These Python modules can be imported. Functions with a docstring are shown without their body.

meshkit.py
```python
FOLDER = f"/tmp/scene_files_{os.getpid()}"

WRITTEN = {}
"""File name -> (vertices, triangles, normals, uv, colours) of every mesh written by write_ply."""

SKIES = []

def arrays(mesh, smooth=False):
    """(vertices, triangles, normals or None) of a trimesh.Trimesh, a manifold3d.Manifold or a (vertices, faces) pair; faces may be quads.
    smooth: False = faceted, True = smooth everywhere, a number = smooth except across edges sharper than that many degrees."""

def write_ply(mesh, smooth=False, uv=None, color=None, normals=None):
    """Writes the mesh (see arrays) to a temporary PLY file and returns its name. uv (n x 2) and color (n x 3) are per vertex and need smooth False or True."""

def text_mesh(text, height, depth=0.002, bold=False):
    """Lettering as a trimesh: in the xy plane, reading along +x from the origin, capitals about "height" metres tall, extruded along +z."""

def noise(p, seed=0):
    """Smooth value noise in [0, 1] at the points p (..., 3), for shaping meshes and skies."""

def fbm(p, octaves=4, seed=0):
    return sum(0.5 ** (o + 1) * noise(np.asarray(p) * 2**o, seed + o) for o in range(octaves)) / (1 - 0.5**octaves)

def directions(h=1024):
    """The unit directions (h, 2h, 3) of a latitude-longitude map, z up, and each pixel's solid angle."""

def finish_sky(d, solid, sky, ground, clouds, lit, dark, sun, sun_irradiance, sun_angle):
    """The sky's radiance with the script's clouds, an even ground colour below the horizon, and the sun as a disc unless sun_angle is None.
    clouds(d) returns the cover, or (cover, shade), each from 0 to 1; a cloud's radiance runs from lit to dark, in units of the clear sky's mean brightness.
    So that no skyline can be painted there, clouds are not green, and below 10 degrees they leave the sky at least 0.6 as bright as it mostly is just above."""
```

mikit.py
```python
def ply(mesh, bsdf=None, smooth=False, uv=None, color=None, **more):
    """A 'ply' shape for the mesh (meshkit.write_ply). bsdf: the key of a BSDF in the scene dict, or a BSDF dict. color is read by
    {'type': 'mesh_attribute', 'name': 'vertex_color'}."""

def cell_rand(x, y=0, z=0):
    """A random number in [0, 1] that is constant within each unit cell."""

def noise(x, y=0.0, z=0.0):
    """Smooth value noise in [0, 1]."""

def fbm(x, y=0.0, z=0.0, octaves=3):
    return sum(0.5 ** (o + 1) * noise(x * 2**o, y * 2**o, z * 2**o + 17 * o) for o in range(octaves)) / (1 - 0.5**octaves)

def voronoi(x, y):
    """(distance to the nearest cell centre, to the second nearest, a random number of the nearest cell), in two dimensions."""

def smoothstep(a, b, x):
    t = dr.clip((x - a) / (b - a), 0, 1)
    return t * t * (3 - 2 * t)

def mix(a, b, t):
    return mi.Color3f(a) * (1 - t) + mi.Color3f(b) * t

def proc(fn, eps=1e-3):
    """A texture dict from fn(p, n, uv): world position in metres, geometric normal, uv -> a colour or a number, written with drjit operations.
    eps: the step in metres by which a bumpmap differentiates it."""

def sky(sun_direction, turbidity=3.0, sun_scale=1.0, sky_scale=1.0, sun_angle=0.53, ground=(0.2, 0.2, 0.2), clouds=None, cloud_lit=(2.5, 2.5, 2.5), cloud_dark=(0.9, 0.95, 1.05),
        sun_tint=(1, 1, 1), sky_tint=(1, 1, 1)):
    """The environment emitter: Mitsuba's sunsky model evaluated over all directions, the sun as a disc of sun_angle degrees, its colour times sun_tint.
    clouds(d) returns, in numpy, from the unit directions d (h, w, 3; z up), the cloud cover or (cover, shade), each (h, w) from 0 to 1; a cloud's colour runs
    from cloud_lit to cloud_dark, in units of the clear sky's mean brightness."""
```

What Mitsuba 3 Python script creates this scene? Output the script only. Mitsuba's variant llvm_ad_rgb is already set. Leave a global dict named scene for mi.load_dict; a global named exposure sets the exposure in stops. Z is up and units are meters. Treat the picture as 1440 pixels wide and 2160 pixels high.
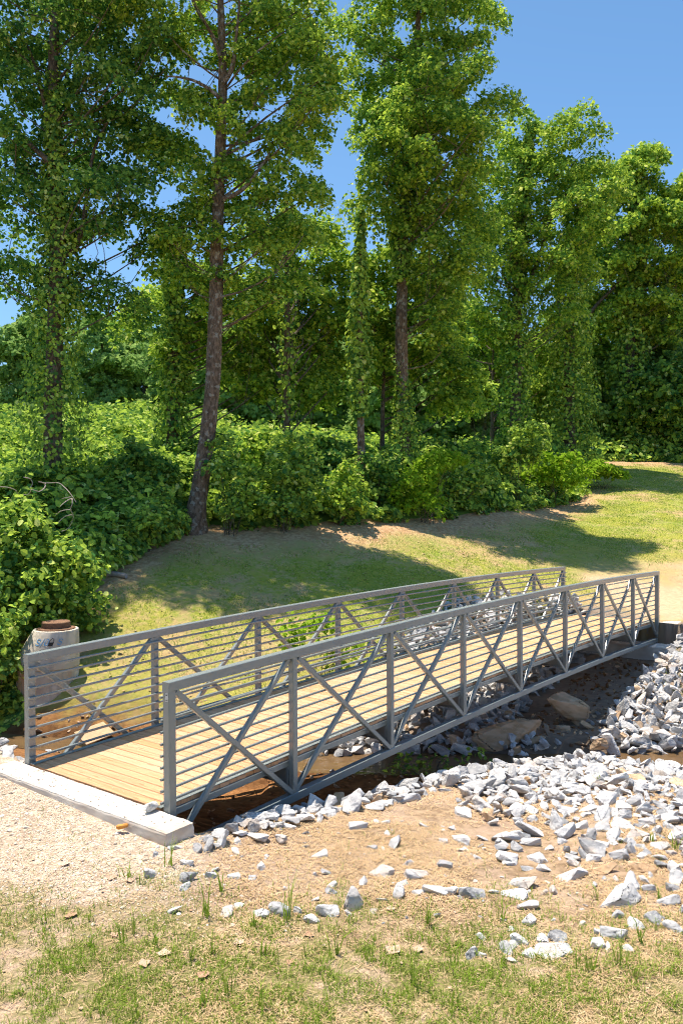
import math, random
import numpy as np, trimesh, mitsuba as mi, drjit as dr
import mikit, meshkit
from scipy.interpolate import PchipInterpolator, RegularGridInterpolator

T = mi.ScalarTransform4f
scene, labels = {}, {}

# ------------------------------------------------------------------ camera, sky, exposure
CAM = (0.0, 0.0, 3.268)
PIT, ROL = -0.0114, -0.0041
scene['camera'] = {
    'type': 'thinlens', 'fov': 2 * math.degrees(math.atan(720 / 1720.43)), 'fov_axis': 'x',
    'aperture_radius': 0.006, 'focus_distance': 12.0,
    'near_clip': 0.05, 'far_clip': 3000.0,
    'to_world': T().look_at(origin=list(CAM), target=[0, math.cos(PIT), CAM[2] + math.sin(PIT)],
                            up=[-math.sin(ROL), 0, math.cos(ROL)])}
SUN = (-0.225, 0.165, 1.0)
scene['sky'] = mikit.sky(SUN, turbidity=4.0, sky_scale=0.74, sun_tint=(0.965, 1.0, 1.07), sky_tint=(0.84, 1.08, 1.18))
exposure = 2.55

# ------------------------------------------------------------------ helpers
def key_for(name):
    if name not in scene and not any(k.startswith(name + '__') for k in scene):
        return name
    i = 1
    while True:
        k = f'{name}_{i:03d}'
        if k not in USED and k not in scene:
            return k
        i += 1

USED, COUNT = set(), {}
def thing(name, label=None, category=None, group=None, kind=None):
    n = COUNT.get(name, 0); COUNT[name] = n + 1
    k = name if n == 0 else f'{name}_{n:03d}'
    d = {}
    if label: d['label'] = label
    if category: d['category'] = category
    if group: d['group'] = group
    if kind: d['kind'] = kind
    if d: labels[k] = d
    return k

def part(root, name, mesh, bsdf, **kw):
    full = f'{root}__{name}'
    n = COUNT.get(full, 0); COUNT[full] = n + 1
    k = full if n == 0 else f'{full}_{n:03d}'
    scene[k] = mikit.ply(mesh, bsdf, **kw)
    return k

def solo(k, mesh, bsdf, **kw):
    scene[k] = mikit.ply(mesh, bsdf, **kw)
    return k

def pl(x, xs, ys):
    """piecewise linear, for numpy and drjit alike"""
    clip = np.clip if isinstance(x, np.ndarray) or isinstance(x, float) else dr.clip
    r = x * 0 + ys[0]
    for i in range(len(xs) - 1):
        r = r + (ys[i + 1] - ys[i]) * clip((x - xs[i]) / (xs[i + 1] - xs[i]), 0, 1)
    return r

def nfbm(x, y, s, seed=0, o=4):
    return meshkit.fbm(np.stack([np.asarray(x, float) * s, np.asarray(y, float) * s, np.zeros_like(np.asarray(x, float)) + 0.37], -1), o, seed)

def sstep(a, b, x):
    t = np.clip((x - a) / (b - a), 0, 1)
    return t * t * (3 - 2 * t)

# ------------------------------------------------------------------ bridge frame (world position of bridge coordinates)
BO = np.array([-1.903, 8.480]); BA = np.array([0.6111, 0.7916]); BC = np.array([-0.7916, 0.6111])
L, E0, NP = 2.169, 1.994, 8
A0, A8 = L - E0, 7 * L + E0
W, RAILH, CH = 2.662, 1.37, 0.105
BOT = 0.437
def camber(a): return 0.1404 * 4 * (a / (8 * L)) * (1 - a / (8 * L))
def bw(v):
    """bridge coordinates (along, across, up) to world"""
    v = np.asarray(v, float)
    return np.concatenate([BO + v[..., :1] * BA + v[..., 1:2] * BC, v[..., 2:3]], -1)

# ------------------------------------------------------------------ terrain
LIPX = [-20, -10, -6, -4.75, -4.17, -1.535, -0.45, 0.89, 2.08, 3.0, 4.0, 5.35, 8, 14, 30]
LIPY = [12, 11.8, 11.6, 11.35, 10.40, 8.34, 9.6, 10.9, 12.5, 13.05, 13.3, 12.95, 12.7, 12.5, 12]
LIPZ = [-.2, -.12, -.1, -.1, -.05, -.13, -.40, -.58, -.86, -.93, -.95, -1.0, -1.0, -1.0, -1.0]
C1X, C1Y = [-20, -8, -5, -2, 1, 4, 8, 20], [17.0, 16.6, 15.6, 14.7, 14.45, 14.45, 14.6, 15.2]
C2X, C2Y = [-20, -8, -5, -2, 1, 4, 8, 20], [18.0, 17.5, 16.8, 16.1, 15.85, 15.75, 15.9, 16.4]
EDX = [-30, -12, -9, -7.2, -5.7, -4.8, -3.2, -1.2, 1, 3.5, 5.5, 8, 10, 11.7, 12.7, 13.6, 15, 17, 60]
EDY = [18.5, 19, 20.3, 21.8, 26.0, 28.2, 28.0, 29.2, 30.3, 32, 33.8, 36.5, 39, 41, 43, 49, 55, 57.5, 59]
FAR_Y = [17, 19, 22, 26, 30, 36, 44, 58, 80, 120, 300, 900]
FAR = {-60: [-.8, -.1, .8, 2.0, 3.2, 4.6, 6.2, 8.8, 12, 16, 22, 26],
       -14: [-1.0, -.2, .9, 2.1, 3.1, 4.5, 6.1, 8.6, 11.6, 15, 21, 25],
       -7: [-1.25, -.5, .85, 2.05, 3.0, 4.2, 5.8, 8.2, 11, 14.5, 20, 25],
       -2.5: [-1.2, -.5, .55, 1.72, 2.75, 3.8, 5.3, 7.6, 10.2, 13.5, 19, 24],
       2: [-1.25, -.75, .12, 1.2, 2.3, 3.5, 4.8, 7.0, 9.4, 12.5, 18, 24],
       5.5: [-1.3, -.9, -.12, .7, 1.75, 3.3, 4.4, 6.6, 9.0, 12, 18, 24],
       11: [-1.35, -.85, -.12, .35, 1.3, 2.4, 3.85, 6.15, 8.2, 11.5, 17, 24],
       20: [-1.35, -.85, -.15, .35, 1.25, 2.35, 3.75, 6.1, 8.0, 11, 17, 24],
       80: [-1.35, -.85, -.15, .35, 1.25, 2.35, 3.75, 6.1, 8.0, 11, 17, 24]}
XS = np.unique(np.concatenate([-np.geomspace(20, 900, 22), np.arange(-20, -9, .4), np.arange(-9, 12.5, .1), np.arange(12.5, 26, .4), np.geomspace(26, 900, 22)]).round(4))
YS = np.unique(np.concatenate([-np.geomspace(3, 300, 10), np.arange(-3, 4.6, .3), np.arange(4.6, 24, .1), np.arange(24, 46, .22), np.arange(46, 72, .6), np.geomspace(72, 900, 22)]).round(4))
def _terrain():
    X, Y = np.meshgrid(XS, YS, indexing='ij')
    lip, zl = pl(X, LIPX, LIPY), pl(X, LIPX, LIPZ)
    c1, c2 = pl(X, C1X, C1Y), pl(X, C2X, C2Y)
    zf = pl(X, [-6, -2, 2, 8], [-.08, -.16, -.22, -.2])
    t = np.clip((Y - 6) / (lip - 6), 0, 1)
    near = zf + (zl - zf) * t ** 1.25
    near = near + sstep(4.6, 0.3, Y) * 1.75 + np.clip(-Y, 0, 40) * 0.02
    u = np.clip((Y - lip) / np.maximum(c1 - lip, .3), 0, 1)
    inslab = ((np.stack([X, Y], -1) - BO) @ BC < 2.85) * sstep(-1.0, -1.5, X)
    drop = np.where(inslab > .5, sstep(0, .42, Y - lip) * .62, sstep(0, .9, Y - lip) * .42)
    bank = zl - drop + (-1.58 - zl + drop) * u ** 1.15
    fy = np.array(FAR_Y, float)
    st = np.array(sorted(FAR))
    prof = np.array([PchipInterpolator(fy, FAR[s])(np.clip(YS, 17, 900)) for s in st])
    far = PchipInterpolator(st, prof, axis=0)(np.clip(XS, -60, 80))
    k = np.clip((Y - c2) / np.maximum(17.0 + (c2 - 15.9) - c2, .6), 0, 1)
    zfar = np.where(k < 1, -1.58 + (far + 1.58) * k, far)
    Z = np.where(Y <= lip, near, np.where(Y < c1, bank, np.where(Y < c2, -1.58, zfar)))
    bed = sstep(0, .25, Y - c1 + .05) * sstep(0, .25, c2 + .05 - Y)
    Z = Z - .14 * bed
    # under the far abutment the bank is cut back
    rel = np.stack([X, Y], -1) - BO
    al, ac = rel @ BA, rel @ BC
    under = sstep(-.9, -.3, ac) * sstep(3.6, 3.0, ac)
    Zu = np.minimum(Z, pl(al, [9, 12.2, 14.6, 16.9, 17.15], [-1.5, -1.45, -1.2, -.85, -.8]))
    wf = under * sstep(9, 11, al) * sstep(17.4, 17.15, al)
    Z = Z + (Zu - Z) * wf
    Z = np.where((under > .5) & (al > 17.1) & (al < 19), np.maximum(Z, -.03), Z)
    # roughness
    nz = (nfbm(X, Y, .55, 1) - .5) * .16 + (nfbm(X, Y, 2.3, 2, 3) - .5) * .07
    nz = nz + (nfbm(X, Y, .16, 5) - .5) * np.clip((Y - 20) / 30, 0, 1) * .8
    slab = sstep(-4.9, -4.3, X) * sstep(-1.1, -1.6, X) * sstep(6.5, 8, Y) * (Y < lip + .3)
    path = sstep(-1.0, -2.2, X) * sstep(12, 11, Y)
    nz = nz * (1 - .75 * np.maximum(slab, path * .7)) * np.where((Y > 4.6), 1, .3)
    return Z + nz
TZ = _terrain()
_rgi = RegularGridInterpolator((XS, YS), TZ, bounds_error=False, fill_value=None)
def hgt(x, y):
    x, y = np.broadcast_arrays(np.asarray(x, float), np.asarray(y, float))
    return _rgi(np.stack([x.ravel(), y.ravel()], -1)).reshape(x.shape)
def hnormal(x, y, e=.12):
    gx, gy = (hgt(x + e, y) - hgt(x - e, y)) / (2 * e), (hgt(x, y + e) - hgt(x, y - e)) / (2 * e)
    n = np.stack([-gx, -gy, np.ones_like(gx)], -1)
    return n / np.linalg.norm(n, axis=-1, keepdims=True)
# ---- END TERRAIN
# ------------------------------------------------------------------ materials
noise, fbm, cell, mixc, ss = mikit.noise, mikit.fbm, mikit.cell_rand, mikit.mix, mikit.smoothstep
def bsdf(name, base, rough=.7, spec=.3, bump=None, bscale=.01, **kw):
    b = {'type': 'principled', 'base_color': base if isinstance(base, dict) else {'type': 'rgb', 'value': list(base)},
         'roughness': rough, 'specular': spec, **kw}
    if bump is not None:
        b = {'type': 'bumpmap', 'arbitrary': bump, 'scale': bscale, 'bsdf': b}
    scene[name] = {'type': 'twosided', 'bsdf': b}

def ground_col(p, n, uv):
    x, y, z = p.x, p.y, p.z
    lip, c1, c2, ed = pl(x, LIPX, LIPY), pl(x, C1X, C1Y), pl(x, C2X, C2Y), pl(x, EDX, EDY)
    big, mid, fine = fbm(x * .45, y * .45, 3.0, 3), fbm(x * 1.7, y * 1.7, 9.0, 3), fbm(x * 11, y * 11, 1.0, 3)
    tiny = noise(x * 45, y * 45, z * 45)
    tan = mixc((.345, .255, .182), (.225, .155, .102), ss(.3, .75, mid * .6 + fine * .4))
    tan = mixc(tan, (.42, .325, .235), ss(.55, .8, tiny) * .45)
    straw = mixc((.345, .25, .16), (.215, .15, .09), ss(.35, .7, fine))
    # near plateau: gravel path on the left, straw covered dirt on the right, thin grass in front
    gr = mixc((.48, .39, .295), (.31, .235, .165), ss(.35, .75, fine * .55 + tiny * .45))
    gr = mixc(gr, (.66, .60, .52), ss(.72, .95, noise(x * 60, y * 60, 5.0)) * .7)
    pathm = ss(-.9, -1.9, x + (mid - .5) * .9) * ss(6.9, 7.6, y + (mid - .5) * 1.0 - x * .05)
    near = mixc(tan, straw, ss(.35, .65, mid) * ss(-1.2, -.2, x) * .8)
    near = mixc(near, gr, pathm)
    gmask = ss(7.5, 6.1, y + (mid - .5) * 2.6 + x * .06) * ss(.30, .55, fine * .5 + mid * .5)
    grass_n = mixc((.135, .150, .04), (.235, .195, .09), ss(.3, .7, tiny))
    near = mixc(near, grass_n, gmask * .75)
    # banks
    mud = mixc((.25, .125, .050), (.14, .066, .026), ss(.3, .7, fine * .6 + mid * .4))
    mud = mixc(mud, (.33, .20, .11), ss(.62, .85, tiny * .5 + fine * .5) * .6)
    # far slope
    g1 = mixc((.27, .275, .045), (.17, .235, .036), ss(.3, .72, mid * .55 + tiny * .45))
    g1 = mixc(g1, (.42, .32, .15), ss(.40, .68, fine * .4 + mid * .3 + big * .3) * .75)
    dirt = mixc((.50, .335, .20), (.36, .21, .115), ss(.3, .7, fine))
    edge = ss(4.2, 1.2, ed - y + (mid - .5) * 3.0)
    bare = ss(.52, .72, big * .6 + mid * .4)
    barer = ss(3.0, 12.0, x) * ss(20., 23., y) * ss(34., 26., y + (big - .5) * 8)
    lowl = ss(21., 18.5, y + (mid - .5) * 3) * ss(2.5, .0, x) * .15
    far = mixc(g1, dirt, dr.maximum(dr.maximum(edge * .9, bare * .5), dr.maximum(barer * .3, lowl)))
    pth = ss(7.6, 8.6, x + (mid - .5) * .8) * ss(22.2, 22.9, y + (mid - .5)) * ss(28.8, 26.4, y - (x - 9) * .2 + (big - .5) * 4)
    far = mixc(far, mixc((.56, .41, .26), (.44, .30, .18), fine), pth)
    far = mixc(far, mud, ss(1.0, .2, y - c2 + (mid - .5) * .9))
    under = ss(-1.0, -.5, (x - BO[0]) * BC[0] + (y - BO[1]) * BC[1]) * ss(3.6, 3.1, (x - BO[0]) * BC[0] + (y - BO[1]) * BC[1])
    far = mixc(far, mud, under * ss(22.6, 21.6, y))
    far = mixc(far, mixc((.30, .24, .18), (.18, .14, .11), fine), ss(5.0, 5.8, x - (y - 15.8) * .5) * ss(22.6, 21.9, y + (mid - .5) * .6))
    far = mixc(far, mixc((.30, .24, .18), (.18, .14, .11), fine), ss(.0, .6, x - (y - 18) * .55) * ss(24.6, 23.6, y) * ss(9.0, 7.5, x))
    col = mixc(near, mud, ss(-.05, .35, y - lip + (fine - .5) * .2))
    col = mixc(col, far, ss(0, .3, y - (c1 + c2) * .5))
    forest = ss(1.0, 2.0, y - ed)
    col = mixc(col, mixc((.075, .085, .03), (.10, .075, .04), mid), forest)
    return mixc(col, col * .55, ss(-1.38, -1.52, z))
def ground_bump(p, n, uv):
    return fbm(p.x * 14, p.y * 14, p.z * 14, 3) * .7 + noise(p.x * 70, p.y * 70, p.z * 70) * .3
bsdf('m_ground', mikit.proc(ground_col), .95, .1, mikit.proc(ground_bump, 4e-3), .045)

def rockc(a, b, c):
    def f(p, n, uv):
        q = fbm(p.x * 5 + p.z * 3, p.y * 5, p.z * 9, 3)
        s = noise(p.x * 60, p.y * 60, p.z * 60)
        k = mixc(a, b, ss(.35, .7, q))
        k = mixc(k, c, ss(.66, .9, s) * .55)
        return mixc(k, (.47, .34, .22), ss(.58, .74, fbm(p.x * 3.1, p.y * 3.1, p.z * 3.1 + 7, 2)) * .38)
    return mikit.proc(f)
def rockb(p, n, uv):
    return fbm(p.x * 22, p.y * 22, p.z * 22, 3)
rb = mikit.proc(rockb, 3e-3)
bsdf('m_rock_pale', rockc((.56, .56, .55), (.38, .39, .40), (.17, .17, .18)), .85, .25, rb, .03)
bsdf('m_rock_grey', rockc((.36, .365, .37), (.23, .24, .25), (.52, .52, .51)), .85, .25, rb, .03)
bsdf('m_rock_tan', rockc((.56, .41, .27), (.43, .29, .17), (.55, .45, .34)), .9, .2, rb, .04)
bsdf('m_clod', mikit.proc(lambda p, n, uv: mixc((.27, .14, .06), (.15, .075, .035), fbm(p.x * 12, p.y * 12, p.z * 12, 3))), .95, .1)
bsdf('m_rock_wet', rockc((.22, .15, .09), (.13, .09, .06), (.34, .28, .22)), .5, .4, rb, .03)

bsdf('m_steel', mikit.proc(lambda p, n, uv: mixc((.166, .196, .194), (.190, .218, .215), fbm(p.x * 2.5, p.y * 2.5, p.z * 6, 3))), .32, .8, clearcoat=.6, clearcoat_gloss=.8)
PITCH = .1432
def wood(p, n, uv):
    a = (p.x - BO[0]) * BA[0] + (p.y - BO[1]) * BA[1]
    c = (p.x - BO[0]) * BC[0] + (p.y - BO[1]) * BC[1]
    i = dr.floor((a - .125) / PITCH)
    r, r2 = cell(i, 3, 1), cell(i, 9, 2)
    g = fbm(a * 55 + fbm(c * 1.3, i * 7.1, 0.0, 2) * 5, c * 2.2 + i * 3.7, 0.0, 3)
    k = mixc((.56, .315, .165), (.46, .235, .115), ss(.3, .7, g))
    k = mixc(k, (.61, .40, .25), r * .6)
    k = mixc(k, (.47, .25, .105), ss(.7, 1.0, r2) * .55)
    kn = ss(.11, .05, mikit.voronoi(a * 6 + i * 13, c * 1.4 + r * 9)[0])
    k = mixc(k, (.30, .17, .08), kn * .7)
    return mixc(k, (.52, .39, .27), ss(.5, .8, fbm(c * .8, a * .8, 4.0, 3)) * .35)
bsdf('m_wood', mikit.proc(wood), .62, .3)
def conc(p, n, uv):
    q = fbm(p.x * 4, p.y * 4, p.z * 4, 4)
    k = mixc((.64, .61, .55), (.53, .49, .43), ss(.3, .7, q))
    k = mixc(k, (.42, .31, .21), ss(.52, .74, fbm(p.x * 2.2, p.y * 2.2, p.z * 5 + 3, 4)) * .6)
    return mixc(k, (.36, .33, .29), ss(.82, .95, noise(p.x * 70, p.y * 70, p.z * 70)) * .5)
bsdf('m_concrete', mikit.proc(conc), .9, .2, mikit.proc(lambda p, n, uv: fbm(p.x * 30, p.y * 30, p.z * 30, 3), 3e-3), .008)
def conc2(p, n, uv):
    q = fbm(p.x * 3, p.y * 3, p.z * 2.5, 4)
    k = mixc((.60, .55, .45), (.47, .42, .33), ss(.3, .7, q))
    k = mixc(k, (.40, .24, .13), ss(.5, .72, fbm(p.x * 1.7 + 4, p.y * 1.7, p.z * .9, 3)) * ss(-.38, -.5, p.z) * .9)
    k = mixc(k, (.25, .24, .20), ss(.5, .8, noise(p.x * 14, p.y * 14, p.z * 1.2)) * .35)
    return k
bsdf('m_manhole', mikit.proc(conc2), .9, .2, mikit.proc(lambda p, n, uv: fbm(p.x * 20, p.y * 20, p.z * 20, 3), 3e-3), .008)
bsdf('m_rust', mikit.proc(lambda p, n, uv: mixc((.22, .13, .08), (.13, .07, .042), fbm(p.x * 14, p.y * 14, p.z * 14, 3))), .9, .2)
bsdf('m_blue_paint', (.12, .32, .55), .7, .2)
bsdf('m_plate', (.52, .52, .50), .4, .5)
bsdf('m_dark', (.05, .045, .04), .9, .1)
bsdf('m_board', mikit.proc(lambda p, n, uv: mixc((.58, .42, .26), (.46, .32, .18), fbm(p.x * 20, p.y * 4, p.z * 20, 3))), .8, .2)
def bark(a, b, c, lich):
    def f(p, n, uv):
        q = fbm(p.x * 20, p.y * 20, p.z * 7, 3)
        k = mixc(a, b, ss(.32, .68, q))
        return mixc(k, c, ss(.56, .70, fbm(p.x * 9, p.y * 9, p.z * 7 + 3, 3)) * lich)
    return mikit.proc(f)
bb = mikit.proc(lambda p, n, uv: fbm(p.x * 16, p.y * 16, p.z * 4, 3), 5e-3)
bsdf('m_bark', bark((.21, .15, .105), (.105, .072, .05), (.33, .31, .26), .75), .95, .1, bb, .05)
bsdf('m_bark_dark', bark((.15, .115, .085), (.08, .06, .045), (.22, .21, .18), .5), .95, .1, bb, .05)
bsdf('m_dead', (.36, .30, .26), .9, .1)
bsdf('m_straw', mikit.proc(lambda p, n, uv: mixc((.62, .47, .28), (.38, .25, .13), uv.x)), .9, .1)
bsdf('m_dry_leaf', mikit.proc(lambda p, n, uv: mixc((.58, .44, .34), (.38, .23, .14), uv.x)), .85, .15)
bsdf('m_orange', (.55, .26, .07), .9, .1)
bsdf('m_water', mikit.proc(lambda p, n, uv: mixc((.085, .055, .028), (.15, .095, .045), fbm(p.x * 1.5, p.y * 1.5, 0.0, 3))), .06, .5,
     mikit.proc(lambda p, n, uv: fbm(p.x * 5, p.y * 9, 0.0, 3), 5e-3), .02)
def leafm(name, a, b, c, rough=.24, trans=.90, spec=.5):
    def f(p, n, uv):
        return mixc(mixc(a, b, dr.power(dr.clip(uv.x, 0, 1), 1.2)), c, ss(.88, 1.0, uv.x))
    scene[name] = {'type': 'principledthin', 'base_color': mikit.proc(f), 'roughness': rough, 'diff_trans': trans, 'eta': 1.5, 'spec_trans': 0.0}
leafm('m_leaf_gum', (.085, .225, .045), (.60, .76, .080), (.68, .74, .24))  # last tone paints sun highlights onto a few leaves
leafm('m_leaf_dark', (.040, .15, .048), (.36, .55, .075), (.60, .68, .24))  # pale last tone again stands for painted highlights
leafm('m_leaf_hazed', (.22, .38, .11), (.34, .50, .13), (.42, .54, .17), .5)  # distance haze is put into this paler leaf colour
leafm('m_leaf_kudzu', (.055, .17, .048), (.60, .78, .095), (.68, .76, .26), .24, .72)  # last tone: highlights put into the colour of some leaves
leafm('m_leaf_young', (.22, .40, .025), (.30, .46, .035), (.38, .45, .06), .5)
leafm('m_grass', (.19, .32, .035), (.30, .40, .06), (.42, .38, .16), .6, .7)

# ------------------------------------------------------------------ ground, creek
def grid_mesh(Z, xs, ys):
    X, Y = np.meshgrid(xs, ys, indexing='ij')
    v = np.stack([X, Y, Z], -1).reshape(-1, 3)
    i = np.arange(len(xs) * len(ys)).reshape(len(xs), len(ys))
    q = np.stack([i[:-1, :-1], i[1:, :-1], i[1:, 1:], i[:-1, 1:]], -1).reshape(-1, 4)
    return v, np.vstack([q[:, [0, 1, 2]], q[:, [0, 2, 3]]])
labels['ground'] = {'kind': 'structure', 'label': 'tan dirt, thin grass and grassy slope on both sides of the creek'}
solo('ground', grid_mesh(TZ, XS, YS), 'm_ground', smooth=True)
wx, wy = np.arange(-24, 26, .5), np.linspace(0, 1, 9)
WX, WT = np.meshgrid(wx, wy, indexing='ij')
WY = pl(WX, C1X, C1Y) - .3 + (pl(WX, C2X, C2Y) - pl(WX, C1X, C1Y) + .6) * WT
wv, wf = grid_mesh(WX * 0 - 1.612, wx, wy)
wv[:, 1] = WY.reshape(-1)
labels['creek'] = {'kind': 'structure', 'label': 'narrow shallow brown creek running under the footbridge'}
solo('creek', (wv, wf), 'm_water', smooth=True)

# ------------------------------------------------------------------ mesh helpers
def boxv(x0, x1, y0, y1, z0, z1):
    v = np.array([[x, y, z] for x in (x0, x1) for y in (y0, y1) for z in (z0, z1)], float)
    f = np.array([[0, 1, 3], [0, 3, 2], [4, 6, 7], [4, 7, 5], [0, 4, 5], [0, 5, 1], [2, 3, 7], [2, 7, 6], [0, 2, 6], [0, 6, 4], [1, 5, 7], [1, 7, 3]])
    return v, f
def cat(ms):
    vs, fs, o = [], [], 0
    for v, f in ms:
        vs.append(v); fs.append(np.asarray(f) + o); o += len(v)
    return np.vstack(vs), np.vstack(fs)
def tube(pts, rad, sides=8, cap=True, wob=0, seed=0):
    p = np.asarray(pts, float); n = len(p)
    rad = np.broadcast_to(rad, (n,))
    t = np.gradient(p, axis=0); t /= np.linalg.norm(t, axis=1, keepdims=True) + 1e-12
    ref = np.array([0.31, 0.95, 0.05]) if abs(t[:, 2]).mean() > .6 else np.array([0, 0, 1.])
    a = np.cross(t, ref); a /= np.linalg.norm(a, axis=1, keepdims=True) + 1e-12
    b = np.cross(t, a)
    th = np.arange(sides) * 2 * np.pi / sides
    r = rad[:, None] * np.ones(sides)
    if wob:
        r = r * (1 + wob * (np.random.RandomState(seed).rand(n, sides) - .5))
    v = p[:, None] + r[..., None] * (np.cos(th)[None, :, None] * a[:, None] + np.sin(th)[None, :, None] * b[:, None])
    i, j = np.meshgrid(np.arange(n - 1), np.arange(sides), indexing='ij')
    q = np.stack([i * sides + j, i * sides + (j + 1) % sides, (i + 1) * sides + (j + 1) % sides, (i + 1) * sides + j], -1).reshape(-1, 4)
    f = np.vstack([q[:, [0, 1, 2]], q[:, [0, 2, 3]]])
    v = v.reshape(-1, 3)
    if cap:
        v = np.vstack([v, p[:1], p[-1:]]); m = n * sides
        j = np.arange(sides)
        f = np.vstack([f, np.stack([j * 0 + m, (j + 1) % sides, j], 1), np.stack([j * 0 + m + 1, (n - 1) * sides + j, (n - 1) * sides + (j + 1) % sides], 1)])
    return v, f
def spline(pts, n):
    p = np.asarray(pts, float)
    s = np.r_[0, np.cumsum(np.linalg.norm(np.diff(p, axis=0), axis=1))]
    if len(p) < 3:
        return np.array([np.interp(np.linspace(0, s[-1], n), s, p[:, k]) for k in range(3)]).T
    return PchipInterpolator(s, p, axis=0)(np.linspace(0, s[-1], n))

# ------------------------------------------------------------------ the footbridge
br = thing('footbridge', 'grey steel truss footbridge with pale plank deck across the creek', 'bridge')
AA = np.linspace(A0 - CH / 2, A8 + CH / 2, 41)
def bar(aa, c0, c1, zlo, zhi):
    """box section following the camber"""
    n = len(aa); z = camber(aa); ch = min(.006, (c1 - c0) * .2, (zhi - zlo) * .2)
    ring = [(c0 + ch, zlo), (c1 - ch, zlo), (c1, zlo + ch), (c1, zhi - ch), (c1 - ch, zhi), (c0 + ch, zhi), (c0, zhi - ch), (c0, zlo + ch)]
    v = np.array([[(a, c, zz + dz) for c, dz in ring] for a, zz in zip(aa, z)])
    m = len(ring); i, j = np.meshgrid(np.arange(n - 1), np.arange(m), indexing='ij')
    q = np.stack([i * m + j, (i + 1) * m + j, (i + 1) * m + (j + 1) % m, i * m + (j + 1) % m], -1).reshape(-1, 4)
    f = np.vstack([q[:, [0, 1, 2]], q[:, [0, 2, 3]]])
    k = np.arange(1, m - 1)
    f = np.vstack([f, np.stack([k * 0, k, k + 1], 1), (n - 1) * m + np.stack([k * 0, k + 1, k], 1)])
    return bw(v.reshape(-1, 3)), f
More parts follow.
